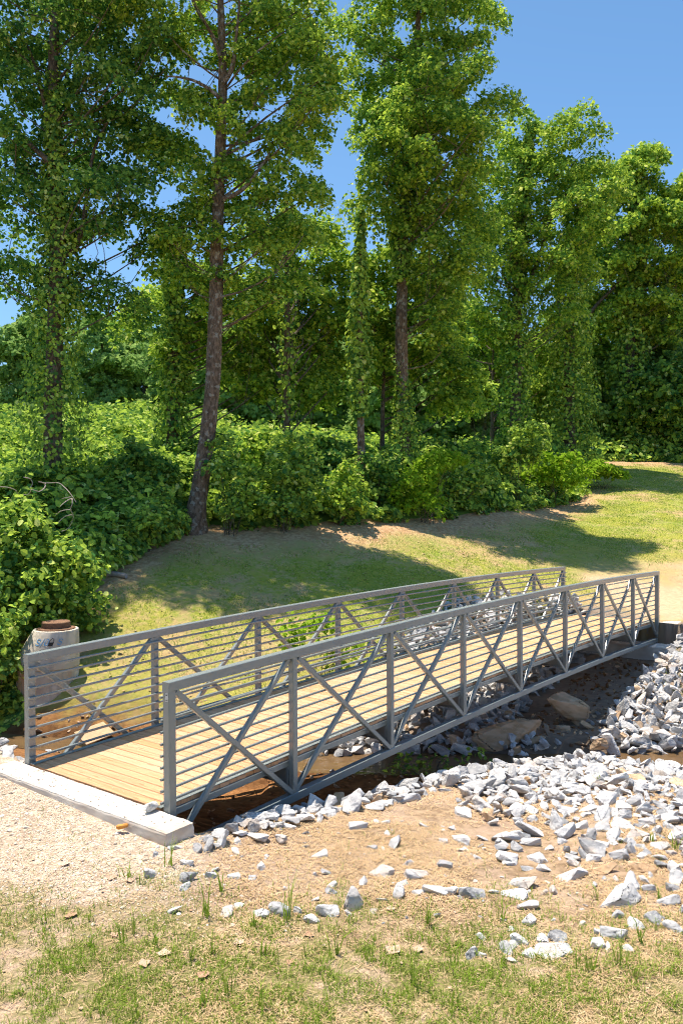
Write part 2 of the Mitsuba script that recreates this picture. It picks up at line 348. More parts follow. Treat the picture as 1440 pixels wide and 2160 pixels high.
def beam(p, q, wa, wb):
    """square member between two points of one truss plane, turned about its own axis by nothing; wa in the plane, wb across"""
    p, q = np.array(p, float), np.array(q, float)
    t = (q - p) / np.linalg.norm(q - p); s = np.array([0, 1., 0]); u = np.cross(s, t)
    c = .007
    ring = [(-wa + c, -wb), (wa - c, -wb), (wa, -wb + c), (wa, wb - c), (wa - c, wb), (-wa + c, wb), (-wa, wb - c), (-wa, -wb + c)]
    v = np.array([[e + u * i + s * j for i, j in ring] for e in (p, q)]).reshape(-1, 3)
    k = np.arange(8)
    qd = np.stack([k, (k + 1) % 8, (k + 1) % 8 + 8, k + 8], 1)
    f = np.vstack([qd[:, [0, 1, 2]], qd[:, [0, 2, 3]]])
    k = np.arange(1, 7)
    f = np.vstack([f, np.stack([k * 0, k + 1, k], 1), 8 + np.stack([k * 0, k, k + 1], 1)])
    return bw(v), f
nodes = [A0] + [k * L for k in range(1, NP)] + [A8]
for c0, s in ((0.0, 1), (W, -1)):          # near truss, far truss; s points to the deck side... far truss stands outside W
    o = c0 if s == 1 else W                # chord occupies [o, o+CH]
    part(br, 'top_chord', bar(AA, o, o + CH, RAILH - CH, RAILH), 'm_steel', smooth=25)
    part(br, 'bottom_chord', bar(np.linspace(A0 + .05, A8 + CH / 2, 41), o, o + CH, -BOT - CH, -BOT), 'm_steel', smooth=25)
    for i, a in enumerate(nodes):
        h = (.05 if i in (0, NP) else .042)
        zz = camber(a)
        part(br, 'post', beam((a, o + CH / 2, -BOT + zz - .002), (a, o + CH / 2, RAILH - CH + zz + .002), h, h), 'm_steel', smooth=25)
    for i in range(NP):
        a, b = nodes[i], nodes[i + 1]
        out = o + .030 if s == 1 else o + CH - .030
        inn = o + CH - .030 if s == 1 else o + .030
        zt, zb = RAILH - CH, -BOT
        part(br, 'diagonal', beam((a + .06, out, zt + camber(a) - .01), (b - .06, out, zb + camber(b) + .01), .032, .029), 'm_steel', smooth=25)
        part(br, 'diagonal', beam((a + .06, inn, zb + camber(a) + .01), (b - .06, inn, zt + camber(b) - .01), .032, .029), 'm_steel', smooth=25)
    r0, r1 = (o + CH + .001, o + CH + .031) if s == 1 else (W - .031, W - .001)
    for i in range(10):
        zz = .066 + .1258 * i   # ten lines
        part(br, 'guard_rail', bar(np.linspace(A0 - .065, A8 + .065, 41), r0, r1, zz - .0135, zz + .0135), 'm_steel', smooth=25)
    e0, e1 = (o + CH + .034, o + CH + .105) if s == 1 else (W - .105, W - .034)
    part(br, 'deck_edge_angle', bar(np.linspace(.125, A8 + .03, 41), e0, e1, .004, .014), 'm_steel', smooth=25)
    part(br, 'deck_stringer', bar(np.linspace(.125, A8 + .03, 41), e0 - .02, e1 - .03, -.125, -.046), 'm_steel', smooth=25)
part(br, 'deck_stringer', bar(np.linspace(.125, A8 + .03, 41), W / 2 + .02, W / 2 + .08, -.125, -.046), 'm_steel', smooth=25)
for i, a in enumerate(nodes):
    zz = camber(a)
    fl = [boxv(a - .05, a + .05, CH + .02, W - .02, -.137 + zz, -.127 + zz), boxv(a - .05, a + .05, CH + .02, W - .02, -.345 + zz, -.335 + zz), boxv(a - .006, a + .006, CH + .02, W - .02, -.335 + zz, -.137 + zz),
          boxv(a - .048, a + .048, CH - .005, CH + .03, -.345 + zz, -.127 + zz), boxv(a - .048, a + .048, W - .03, W + .005, -.345 + zz, -.127 + zz)]
    v, f = cat(fl)
    part(br, 'floor_beam', (bw(v), f), 'm_steel')
rr = np.random.RandomState(5)
a = .125; k = 0
while a + PITCH < A8 + .06:
    zz = camber(a + PITCH / 2) + rr.uniform(-.0015, .0015)
    e = rr.uniform(-.008, .008)
    m = trimesh.Trimesh(*boxv(a + .001, a + PITCH - .001, CH + .04 + e, W - .04 + e, -.044 + zz, zz), process=False)
    v = np.array(m.vertices)
    part(br, 'plank', (bw(v), np.array(m.faces)), 'm_wood')
    a += PITCH; k += 1
v, f = cat([boxv(A0 - .0535, A0 - .0505, .012, .055, RAILH - .20, RAILH - .11)])
kpl = part(br, 'name_plate', (bw(v), f), 'm_plate')
v, f = cat([boxv(A0 - .055, A0 - .0537, .016, .051, RAILH - .135, RAILH - .125), boxv(A0 - .055, A0 - .0537, .016, .051, RAILH - .19, RAILH - .183)])
part(br, 'name_plate__band', (bw(v), f), 'm_dark')
v, f = cat([boxv(.78, .81, .03, .06, -BOT, -BOT + .05)])
part(br, 'lug', (bw(v), f), 'm_steel')

def concrete_block(a0, a1, c0, c1, z0, z1, seed, amp=.012):
    m = trimesh.creation.box(bounds=[[a0, c0, z0], [a1, c1, z1]])
    m = m.subdivide_to_size(.09)
    v = np.array(m.vertices); mid = np.array([(a0 + a1) / 2, (c0 + c1) / 2, (z0 + z1) / 2]); hs = np.array([a1 - a0, c1 - c0, z1 - z0]) / 2
    d = hs - abs(v - mid)
    edge = (d < .02).sum(1)
    nz = meshkit.fbm(v * 7, 3, seed) - .5
    dirv = np.sign(v - mid) * (d < 1e-6)
    v = v - dirv * ((edge >= 2)[:, None] * (.006 + abs(nz)[:, None] * .03)) + dirv * nz[:, None] * amp
    return bw(v), np.array(m.faces)
ab = thing('bridge_abutment', 'pale concrete slab at the near end of the bridge beside the gravel path', 'abutment')
part(ab, 'back_wall', concrete_block(-.26, .115, -.40, 2.96, -.95, 0.0, 1), 'm_concrete', smooth=35)
part(ab, 'bearing_seat', concrete_block(.116, .62, -.34, 2.92, -1.3, -.56, 2), 'm_concrete', smooth=35)
ab2 = thing('bridge_abutment', 'weathered concrete abutment at the far end of the bridge above the rocks', 'abutment')
part(ab2, 'back_wall', concrete_block(A8 + .08, A8 + .55, -.45, 3.0, -1.0, -.02, 3), 'm_concrete', smooth=35)
part(ab2, 'bearing_seat', concrete_block(A8 - .75, A8 + .079, -.42, 2.95, -1.05, -.56, 4), 'm_concrete', smooth=35)

# ------------------------------------------------------------------ concrete manhole riser
MX, MY = -6.70, 18.55
mh = thing('concrete_manhole', 'round concrete manhole riser with blue marks and rusty lid beside the bank bushes', 'manhole')
def lathe(prof, cx, cy, sides=48, cap=True):
    """prof: rows (x offset of the centre, radius, z)"""
    th = np.arange(sides) * 2 * np.pi / sides
    v = np.array([[(cx + dx + r * math.cos(t), cy + r * math.sin(t), z) for t in th] for dx, r, z in prof]).reshape(-1, 3)
    n = len(prof); i, j = np.meshgrid(np.arange(n - 1), np.arange(sides), indexing='ij')
    q = np.stack([i * sides + j, i * sides + (j + 1) % sides, (i + 1) * sides + (j + 1) % sides, (i + 1) * sides + j], -1).reshape(-1, 4)
    f = np.vstack([q[:, [0, 1, 2]], q[:, [0, 2, 3]]])
    if cap:
        v = np.vstack([v, [[cx + prof[-1][0], cy, prof[-1][2]]]]); j = np.arange(sides)
        f = np.vstack([f, np.stack([j * 0 + n * sides, (n - 1) * sides + j, (n - 1) * sides + (j + 1) % sides], 1)])
    return v, f
part(mh, 'barrel', lathe([(0, .68, -1.7), (0, .68, -.45), (0, .665, -.43)], MX, MY), 'm_manhole', smooth=35)
CONE = [(0, .665, -.425), (0, .69, -.405), (0, .69, -.22), (.185, .505, .40), (.185, .49, .42)]
part(mh, 'cone', lathe(CONE, MX, MY), 'm_manhole', smooth=35)
part(mh, 'frame', lathe([(.19, .43, .41), (.19, .42, .445), (.19, .34, .455)], MX, MY), 'm_rust', smooth=35)
part(mh, 'lid', lathe([(.19, .305, .45), (.19, .312, .47), (.19, .312, .575), (.19, .30, .59), (.19, .1, .594)], MX, MY), 'm_rust', smooth=35)
def on_cone(u, z, off):
    k = (z + .22) / .62; dx, r = .185 * k, .69 - .185 * k
    th = -math.pi / 2 + u / r
    return np.stack([MX + dx + (r + off) * np.cos(th), MY + (r + off) * np.sin(th), z], -1)
def cone_text(t, u0, z0, h):
    m = meshkit.text_mesh(t, h, .002).subdivide_to_size(.03)
    v = np.array(m.vertices)
    return on_cone(u0 + v[:, 0], z0 + v[:, 1], v[:, 2] + .004), np.array(m.faces)
part(mh, 'painted_mark', cone_text('S/0', -.20, .13, .14), 'm_blue_paint')
part(mh, 'painted_mark', cone_text('S', .28, .14, .13), 'm_blue_paint')
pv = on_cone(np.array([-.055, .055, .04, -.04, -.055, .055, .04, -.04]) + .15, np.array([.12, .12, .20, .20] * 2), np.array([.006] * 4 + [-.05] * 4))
part(mh, 'lifting_pocket_shade', (pv, np.array([[0, 1, 2], [0, 2, 3], [0, 4, 5], [0, 5, 1], [1, 5, 6], [1, 6, 2], [2, 6, 7], [2, 7, 3], [3, 7, 4], [3, 4, 0]])), 'm_dark')  # solid dark block, its colour standing in for the shade of the lifting hole
lp = on_cone(np.array([-.05, -.045, -.025, 0, .025, .045, .05]) + .15, np.array([.16, .22, .275, .29, .275, .22, .16]), np.array([.0, .012, .02, .022, .02, .012, .0]))
part(mh, 'lifting_loop', tube(lp, .006, 6), 'm_dark')
# ------------------------------------------------------------------ measured places (world metres)
ROCKS = [(0.08,7.04,0.19,0.31),(0.18,7.5,0.11,0.1),(0.35,7.78,0.25,0.15),(0.5,7.26,0.17,0.18),(0.72,7.72,0.26,0.18),(1.0,8.0,0.15,0.14),(0.57,8.58,0.29,0.14),(0.31,8.46,0.14,0.11),(0.18,9.08,0.22,0.18),(1.3,8.88,0.3,0.14),(1.53,8.96,0.14,0.09),(1.72,8.78,0.15,0.14),(1.85,8.66,0.16,0.13),(2.03,9.1,0.15,0.11),(1.99,8.34,0.22,0.18),(2.4,8.9,0.19,0.1),(2.39,8.44,0.1,0.1),(2.54,8.26,0.18,0.13),(2.83,8.3,0.21,0.16),(2.57,7.94,0.27,0.17),(2.96,8.02,0.3,0.14),(3.25,7.96,0.17,0.17),(2.23,7.88,0.34,0.17),(2.68,7.58,0.33,0.2),(2.45,7.24,0.4,0.25),(1.16,7.32,0.24,0.19),(0.96,7.36,0.17,0.17),(0.84,7.36,0.24,0.13),(0.69,7.32,0.14,0.09),(1.71,7.68,0.29,0.12),(1.56,7.38,0.24,0.13),(1.62,7.12,0.2,0.12),(1.58,6.82,0.19,0.12),(1.99,8.06,0.13,0.11),(1.84,8.1,0.14,0.08),(1.67,8.22,0.12,0.08),(1.95,7.52,0.13,0.11),(1.37,7.42,0.12,0.05),(2.35,6.96,0.15,0.12),(2.61,6.84,0.22,0.12),(2.73,6.7,0.17,0.14),(2.41,6.7,0.25,0.14),(2.19,6.56,0.21,0.15),(2.08,6.64,0.1,0.09),(2.0,6.42,0.2,0.11),(2.22,6.34,0.12,0.1),(2.08,6.36,0.11,0.06),(1.77,6.44,0.26,0.17),(1.62,6.28,0.27,0.13),(1.59,6.48,0.19,0.08),(1.4,6.46,0.16,0.11),(1.44,6.26,0.15,0.1),(1.34,6.42,0.12,0.07),(1.27,6.34,0.15,0.07),(1.28,6.2,0.11,0.05),(1.08,6.26,0.1,0.05),(0.99,6.24,0.14,0.12),(1.13,6.56,0.12,0.06),(2.87,7.2,0.23,0.13),(2.93,7.04,0.1,0.12),(3.04,7.46,0.17,0.13),(2.82,7.46,0.15,0.13),(3.39,8.68,0.21,0.15),(3.41,8.44,0.12,0.11),(2.14,9.96,0.35,0.19),(2.55,10.22,0.24,0.13),(2.79,10.1,0.29,0.13),(3.05,10.1,0.26,0.13),(2.4,10.46,0.26,0.18),(2.98,9.34,0.35,0.19),(2.75,9.38,0.16,0.2),(3.37,9.7,0.17,0.2),(3.95,10.82,0.22,0.19),(3.53,9.42,0.21,0.14),(3.54,9.16,0.19,0.16),(3.22,9.3,0.27,0.16),(-0.54,6.88,0.2,0.23),(-0.69,6.82,0.16,0.16),(-0.12,6.88,0.22,0.18),(-0.27,6.78,0.14,0.12),(-0.39,6.9,0.1,0.1),(-0.98,6.84,0.18,0.07),(-1.76,7.46,0.18,0.11),(-1.39,7.38,0.18,0.16),(-1.41,7.24,0.14,0.09),(-1.48,7.7,0.13,0.09),(-1.23,7.5,0.14,0.09),(-1.45,7.96,0.22,0.16),(-1.42,6.8,0.14,0.05),(-1.65,8.02,0.16,0.06),(-1.4,8.24,0.14,0.1),(-1.82,7.84,0.09,0.09),(-1.09,8.36,0.11,0.12),(-0.89,8.54,0.27,0.1),(-0.66,8.54,0.17,0.14),(-0.95,8.7,0.15,0.23),(-0.83,8.92,0.14,0.12),(-0.61,9.3,0.18,0.16),(-0.45,9.42,0.16,0.14),(-0.35,9.58,0.17,0.21),(-0.14,9.52,0.22,0.14),(-0.91,7.0,0.12,0.05),(-0.15,7.76,0.14,0.05),(-0.77,7.8,0.16,0.06),(-0.23,8.16,0.21,0.06),(-0.53,7.4,0.09,0.05),(-0.12,7.28,0.12,0.08),(-0.1,7.44,0.09,0.08)]
TUFTS = [(-1.63,7.64,0.31),(-1.14,6.76,0.29),(-1.08,7.24,0.23),(-0.47,6.76,0.45),(-1.94,7.38,0.13),(-1.81,7.24,0.13),(-1.73,6.34,0.2),(-1.67,6.46,0.24),(-1.15,6.1,0.21),(-2.44,6.6,0.12),(-2.07,6.66,0.12),(-1.95,6.26,0.15),(-0.99,6.16,0.16),(-0.61,6.2,0.14),(-0.56,5.52,0.21),(-0.8,5.66,0.23),(-0.95,5.52,0.16),(-1.39,5.4,0.14),(-0.29,6.18,0.14),(-0.05,6.22,0.16),(-1.46,6.28,0.13),(-0.73,6.6,0.17),(0.7,6.76,0.28),(1.33,6.84,0.18),(0.18,6.16,0.16),(0.5,5.82,0.27),(0.84,6.08,0.19),(2.29,7.32,0.17),(2.06,6.08,0.23),(2.36,6.44,0.24),(1.74,6.08,0.19),(1.81,6.0,0.19),(2.12,5.94,0.14),(1.2,6.1,0.14),(1.47,6.2,0.09),(0.75,5.56,0.19),(1.33,5.72,0.12),(0.05,6.76,0.12),(2.83,7.26,0.15),(3.53,8.62,0.18),(3.36,8.82,0.13),(3.72,11.74,0.14),(0.53,8.92,0.06)]
DRY = [(-1.3,6.16,0.11),(-1.0,5.9,0.1),(-0.86,6.3,0.09),(-1.45,5.96,0.1),(-2.62,7.56,0.1),(-1.79,6.4,0.07),(-0.41,6.02,0.07),(-0.32,6.5,0.08),(-2.11,7.32,0.1),(-1.9,7.28,0.08),(-2.31,6.7,0.07),(-2.22,6.76,0.08),(0.33,6.2,0.14),(0.46,7.0,0.09),(0.57,6.24,0.09)]
BLOBS = {'T1':(27,[(-10.9,10.7,1.1,0.71),(-11.0,13.6,0.94,0.94),(-11.7,12.1,0.94,0.78),(-8.1,10.5,0.94,0.63),(-10.2,18.9,2.04,1.73),(-8.0,19.2,2.04,1.57),(-6.3,18.4,1.1,1.41),(-9.8,16.7,2.04,1.73),(-7.6,16.9,1.73,1.73),(-6.8,15.6,1.1,0.94),(-10.9,14.7,1.26,1.41),(-9.3,14.7,1.73,1.41),(-8.1,13.2,2.04,1.1),(-9.6,13.0,1.88,0.94),(-10.9,12.9,0.94,0.63),(-10.5,10.4,1.1,0.86),(-7.6,9.9,1.41,0.71),(-9.3,21.1,2.83,1.88),(-11.1,20.1,1.88,1.88),(-6.8,13.8,1.1,0.94),(-8.9,9.9,0.94,0.63),(-6.5,12.5,0.78,0.63)]),'T2':(26.8,[(-3.8,20.3,2.49,1.87),(-4.9,18.8,1.25,1.4),(-1.8,18.8,1.71,1.56),(-1.0,17.7,1.25,1.71),(-3.7,17.1,1.87,1.56),(-4.9,16.2,0.93,0.93),(-1.5,15.7,1.4,1.56),(-3.4,15.1,2.03,1.25),(-5.2,14.8,0.93,0.93),(-1.2,14.0,1.09,1.09),(-4.6,13.5,1.56,1.09),(-2.7,13.2,1.87,1.09),(-1.5,12.4,1.09,0.78),(-5.5,12.3,1.09,0.93),(-3.8,11.7,2.03,1.09),(-2.5,11.0,1.4,0.93),(-5.7,11.1,0.93,0.78),(-4.6,10.4,1.25,0.7),(-3.2,10.0,1.09,0.62),(-3.6,22.0,1.71,1.25)]),'T6':(35,[(3.3,25.1,2.85,1.63),(2.9,23.5,2.65,1.63),(1.3,23.3,1.02,1.42),(5.3,23.5,1.22,1.42),(3.3,21.5,3.05,1.83),(1.3,20.9,1.02,1.02),(5.5,21.0,0.81,1.22),(3.7,19.4,2.85,1.83),(5.9,19.8,1.22,1.02),(1.7,18.9,1.42,1.22),(3.7,17.6,2.85,1.83),(1.5,17.2,1.02,0.81),(6.3,20.0,0.92,1.02),(3.1,15.8,2.24,1.63),(4.7,15.2,2.24,1.83),(4.9,13.4,1.42,1.83),(1.7,16.0,1.22,0.81),(3.7,13.4,1.22,1.63),(3.3,26.9,1.83,1.42),(4.3,11.4,1.22,1.42)]),'T7':(50,[(11.9,25.5,2.91,1.74),(13.7,25.5,1.45,1.45),(10.5,24.3,2.33,2.33),(13.4,23.2,3.2,2.33),(10.8,21.5,3.2,2.62),(14.0,20.6,2.62,2.62),(15.7,23.8,1.16,1.16),(16.0,22.3,1.45,1.74),(9.0,18.3,2.33,2.62),(11.6,17.7,2.62,2.62),(9.0,15.1,2.03,2.33),(13.1,15.4,1.74,1.74),(10.5,13.7,1.74,2.03),(14.3,17.7,1.45,1.74),(14.8,25.5,1.16,1.16)]),'T8':(62,[(22.7,28.3,1.62,1.62),(22.0,26.9,2.16,1.8),(20.9,25.1,2.52,2.16),(23.4,24.4,1.8,2.52),(20.5,21.9,2.52,2.52),(23.4,21.1,2.52,2.88),(21.3,18.3,2.88,2.16),(24.1,17.6,1.8,2.88),(19.8,24.0,1.44,2.16),(19.1,19.0,1.44,1.8)]),'T9':(64,[(26.4,27.6,1.12,1.86),(26.8,25.4,1.86,2.23),(27.1,21.7,1.86,2.23),(26.8,18.8,1.86,1.86),(28.1,26.9,1.67,2.23),(29.0,22.4,2.23,3.72)]),'U1':(38,[(-2.2,15.2,1.99,1.33),(-0.8,14.3,1.55,1.55),(-3.0,13.0,1.77,1.33),(-1.3,11.7,1.99,1.77),(-3.7,10.8,1.33,1.33),(-0.4,9.5,1.33,1.55),(-1.7,8.6,1.55,1.1)]),'U2':(40,[(1.7,14.4,1.4,1.4),(1.4,12.5,1.4,1.86),(4.2,13.0,1.86,1.86),(2.3,9.8,1.4,1.63),(4.7,10.4,1.63,1.86),(5.6,8.6,1.4,1.16)]),'U3':(35,[(-7.9,11.8,1.42,1.02),(-8.9,11.6,1.02,0.81),(-6.5,10.6,1.22,1.42),(-6.0,12.6,1.42,1.22),(-4.2,11.6,1.42,1.42),(-6.9,9.0,1.02,1.22),(-4.8,9.4,1.22,1.22),(-3.6,8.6,1.02,1.02)]),'U4':(56,[(9.5,13.6,1.95,1.63),(8.5,15.6,1.63,1.95),(11.1,12.3,1.63,1.95),(14.0,13.6,1.63,2.28),(13.0,10.7,1.95,1.63)]),'U5':(66,[(20.0,17.0,2.3,2.69),(20.7,13.2,2.3,2.69),(25.3,15.4,2.69,2.3),(27.2,14.7,2.3,2.3),(22.3,14.7,1.92,2.3)])}
BUSH = {'A':(28.2,[(-1.8,4.1,1.02,0.98),(-1.97,3.28,0.98,0.66),(-1.63,5.08,0.9,0.74),(-2.62,3.61,0.66,0.82)]),'B':(31.2,[(2.9,3.81,0.73,0.82),(4.09,4.85,0.91,0.36),(3.27,4.35,0.73,0.54),(2.54,3.36,0.73,0.36),(3.36,3.26,0.63,0.33)]),'C':(20.2,[(-7.88,1.31,1.29,0.94),(-6.82,1.66,0.7,0.65),(-7.99,2.6,0.82,0.82),(-7.18,0.72,1.06,0.7),(-8.23,2.01,0.94,1.06),(-6.71,1.07,0.42,0.47)]),'C2':(18.0,[(-7.56,-0.26,0.36,0.73),(-7.77,0.47,0.52,0.52),(-7.51,-1.1,0.36,0.42),(-7.58,-1.63,0.36,0.27)]),'D':(27.2,[(-3.79,4.4,0.51,0.63),(-4.02,5.03,0.4,0.4),(-3.48,3.29,0.55,0.63)]),'E':(45,[(7.6,8.99,0.94,0.89)]),'F':(60,[(23.71,10.84,2.44,2.44),(25.11,12.23,2.09,2.09),(22.32,9.46,1.74,1.74),(25.11,9.1,2.09,1.74)]),'S':(18.0,[(-0.55,0.76,0.29,0.33),(-1.06,0.29,0.38,0.23),(-0.43,0.34,0.21,0.4),(-0.28,-0.13,0.15,0.31),(-0.74,0.66,0.25,0.23),(-1.27,0.24,0.27,0.15),(0.2,-0.03,0.23,0.13)]),'G1':(25.2,[(-5.71,2.86,0.73,0.44),(-6.3,2.57,0.51,0.32)]),'G2':(29.5,[(0.09,3.79,0.77,0.69),(0.34,3.27,0.69,0.38),(-0.51,3.45,0.51,0.51)]),'G3':(32,[(1.49,4.66,0.74,0.74),(1.86,4.01,0.84,0.56)]),'G4':(34,[(5.24,4.24,0.89,0.69),(4.55,3.85,0.79,0.49)]),'G5':(37.5,[(8.51,5.96,0.92,0.74),(7.85,5.53,0.76,0.61)]),'G6':(39.5,[(10.22,4.96,0.92,0.64),(11.02,4.38,0.92,0.41),(9.42,4.62,0.69,0.55)]),'G7':(27.5,[(-6.7,4.42,0.64,0.96),(-7.19,3.78,0.64,0.8)]),'G8':(30.5,[(-3.09,5.06,0.71,0.89),(-3.54,4.35,0.53,0.71)]),'G9':(31.5,[(-0.91,5.11,0.64,0.73),(-0.36,4.65,0.64,0.55)]),'G10':(45,[(14.0,4.92,0.92,0.37),(14.91,4.79,0.58,0.21)]),'WD':(14.6,[(1.86,-1.47,0.34,0.08),(2.28,-1.39,0.14,0.07),(1.09,-1.62,0.14,0.05)])}
PATHS = {'T1':[(-9.53,27.0,4.1),(-9.51,27.0,6.6),(-9.39,27.0,9.73),(-9.31,27.0,12.07),(-9.4,27.0,14.71),(-9.42,27.0,17.51),(-9.31,27.0,19.83),(-9.18,27.0,22.15)],'T2':[(-4.91,27.3,2.37),(-4.69,27.3,4.09),(-4.43,27.3,5.83),(-4.26,27.3,7.73),(-4.17,27.3,9.78),(-4.1,27.3,12.14),(-4.01,27.3,14.5),(-3.88,27.3,17.64),(-3.95,27.3,19.99),(-3.98,27.3,22.34)],'T3':[(-7.0,34.0,5.28),(-6.96,34.0,8.43),(-6.9,34.0,12.37),(-6.8,34.0,14.72)],'T4':[(-2.19,33.0,5.78),(-2.18,33.0,8.26),(-2.15,33.0,11.13),(-2.17,33.0,13.98),(-2.16,33.0,15.51)],'T5':[(0.79,32.0,4.67),(0.76,32.0,6.62),(0.73,32.0,9.95),(0.78,32.0,12.54),(0.83,32.0,14.76)],'T6':[(2.77,35.0,4.48),(2.66,35.0,6.92),(2.59,35.0,10.17),(2.64,35.0,12.8),(2.73,35.0,15.82),(3.06,35.0,18.65),(3.31,35.0,21.66),(3.36,35.0,24.67),(3.43,35.0,26.68)],'T7':[(10.62,50.0,7.3),(10.77,50.0,11.94),(10.84,50.0,17.72),(11.01,50.0,20.02),(11.37,50.0,24.34),(11.66,50.0,26.36)],'T7b':[(14.79,53.0,6.3),(14.8,53.0,11.83),(14.96,53.0,17.34),(15.27,53.0,21.01),(15.58,53.0,24.98)],'T8':[(21.8,62.0,7.87),(21.91,62.0,13.98),(22.17,62.0,19.72),(22.34,62.0,25.08),(22.52,62.0,28.3)],'T9':[(27.15,64.0,8.0),(27.14,64.0,20.23),(27.14,64.0,28.35)],'L7':[(10.83,50.0,15.41),(11.94,50.0,17.71),(12.81,50.0,20.3),(13.97,50.0,22.32)],'L8':[(18.09,61.0,16.65),(19.16,61.0,18.05),(20.57,61.0,19.46),(21.63,61.0,20.86)],'L2a':[(-3.84,26.8,13.22),(-3.21,26.8,13.52),(-2.75,26.8,14.06),(-2.28,26.8,14.75)],'L2b':[(-3.91,26.6,16.43),(-4.4,26.6,16.82),(-4.94,26.6,17.05),(-5.63,26.6,17.13)],'L2c':[(-3.81,26.8,16.99),(-3.5,26.8,17.53),(-3.37,26.8,18.45),(-3.26,26.8,19.68)],'L2d':[(-3.92,27.0,17.95),(-4.3,27.0,18.88),(-4.69,27.0,19.5),(-4.92,27.0,20.12)],'L1a':[(-9.41,26.8,14.4),(-10.18,26.8,15.09),(-10.79,26.8,15.79),(-11.41,26.8,16.18)],'L1b':[(-9.4,27.0,14.71),(-9.85,27.0,17.04),(-10.23,27.0,18.28),(-10.69,27.0,19.06)],'L1c':[(-9.34,27.2,11.5),(-8.79,27.2,11.82),(-8.13,27.2,15.1),(-7.41,27.2,16.35)]}
DEAD = [[(-7.75,20.9,3.84),(-7.65,21.11,3.81),(-7.37,21.13,3.82),(-7.09,20.94,3.68),(-6.84,20.71,3.48),(-6.72,20.66,3.31)],[(-7.67,21.15,3.81),(-7.63,21.01,3.7),(-7.71,20.77,3.58),(-7.84,20.65,3.64),(-7.94,20.76,3.52),(-8.25,21.0,3.5)],[(-6.88,20.84,3.4),(-6.81,20.66,3.29),(-6.88,20.71,3.13),(-6.89,20.93,3.0),(-6.96,21.12,2.84),(-7.07,21.11,2.64),(-7.19,20.91,2.56)],[(-6.87,20.67,3.12),(-7.11,20.85,3.1),(-7.39,21.08,2.98)],[(-6.94,21.02,2.98),(-7.14,21.15,2.95),(-7.32,21.05,2.77)],[(-6.99,21.1,3.4),(-7.05,20.88,3.33),(-7.13,20.68,3.2)],[(-6.85,20.73,3.45),(-7.08,20.66,3.4)],[(-8.68,20.75,3.08),(-8.52,20.98,3.08),(-8.36,21.14,3.0),(-8.14,21.08,2.93),(-7.96,20.85,2.82)],[(-7.96,21.11,2.89),(-7.82,21.12,2.81),(-7.69,20.93,2.7),(-7.61,20.71,2.55),(-7.72,20.66,2.25)],[(-8.69,21.0,3.06),(-8.65,20.76,2.88),(-8.57,20.65,2.79),(-8.7,20.77,2.64)],[(-8.64,20.66,3.71),(-8.45,20.71,3.69),(-8.34,20.94,3.6),(-8.36,21.13,3.42)],[(-8.11,20.86,3.95),(-8.04,21.09,3.92),(-8.0,21.14,3.82),(-8.0,20.97,3.69)]]
# ------------------------------------------------------------------ leaves
LEAF4 = (np.array([[0, 0, 0], [.28, -.36, .07], [.72, -.30, .04], [1, 0, -.07], [.72, .30, .04], [.28, .36, .07]]), np.array([[0, 1, 2], [0, 2, 3], [0, 3, 4], [0, 4, 5]]))
LEAF2 = (np.array([[0, 0, 0], [.45, -.42, .08], [1, 0, -.04], [.45, .42, .08]]), np.array([[0, 1, 2], [0, 2, 3]]))
LEAF5 = (np.array([[0, 0, 0], [.30, -.55, .05], [.52, -.20, .05], [1, 0, -.10], [.52, .20, .05], [.30, .55, .05]]), np.array([[0, 1, 2], [0, 2, 3], [0, 3, 4], [0, 4, 5]]))
def leaves(P, N, size, rs, shape=LEAF2, jit=.6, droop=.35):
    """one folded leaf per point P, its blade roughly facing N"""
    n = len(P)
    N = N + rs.normal(0, jit, (n, 3)); N /= np.linalg.norm(N, axis=1, keepdims=True)
    U = rs.normal(0, 1, (n, 3)); U[:, 2] -= droop
    U -= N * (U * N).sum(1, keepdims=True); U /= np.linalg.norm(U, axis=1, keepdims=True) + 1e-9
    V = np.cross(N, U)
    s = size * rs.uniform(.5, 1.45, n) if np.isscalar(size) else size * rs.uniform(.7, 1.25, n)
    lv, lf = shape
    v = P[:, None] + s[:, None, None] * (lv[None, :, :1] * U[:, None] + lv[None, :, 1:2] * V[:, None] + lv[None, :, 2:] * N[:, None])
    f = lf[None] + (np.arange(n) * len(lv))[:, None, None]
    r = rs.rand(n)
    uv = np.stack([np.repeat(r, len(lv)), np.tile(lv[:, 0], n)], 1)
    return v.reshape(-1, 3), f.reshape(-1, 3), uv
def cat_uv(ms):
    vs, fs, us, o = [], [], [], 0
    for v, f, u in ms:
        vs.append(v); fs.append(f + o); us.append(u); o += len(v)
    return np.vstack(vs), np.vstack(fs), np.vstack(us)
def put_leaves(key, m, mat):
    scene[key] = mikit.ply((m[0], m[1]), mat, uv=m[2])

def crown_points(blobs, n, rs, carve=.42, scale=.5, shell=.5):
    """cluster centres spread through ellipsoids, with gaps where a noise is low"""
    b = np.array(blobs, float)
    w = (b[:, 3] * b[:, 4] * b[:, 5]) ** .75; w /= w.sum()
    out, outd = [], []
    while sum(map(len, out)) < n:
        k = rs.choice(len(b), n, p=w)
        d = rs.normal(0, 1, (n, 3)); d /= np.linalg.norm(d, axis=1, keepdims=True)
        r = shell + (1 - shell) * rs.rand(n) ** .6
        p = b[k, :3] + d * r[:, None] * b[k, 3:]
        keep = meshkit.fbm(p * scale, 3, 11) > carve + rs.normal(0, .03, n)
        out.append(p[keep]); outd.append(d[keep])
    return np.vstack(out)[:n], np.vstack(outd)[:n]

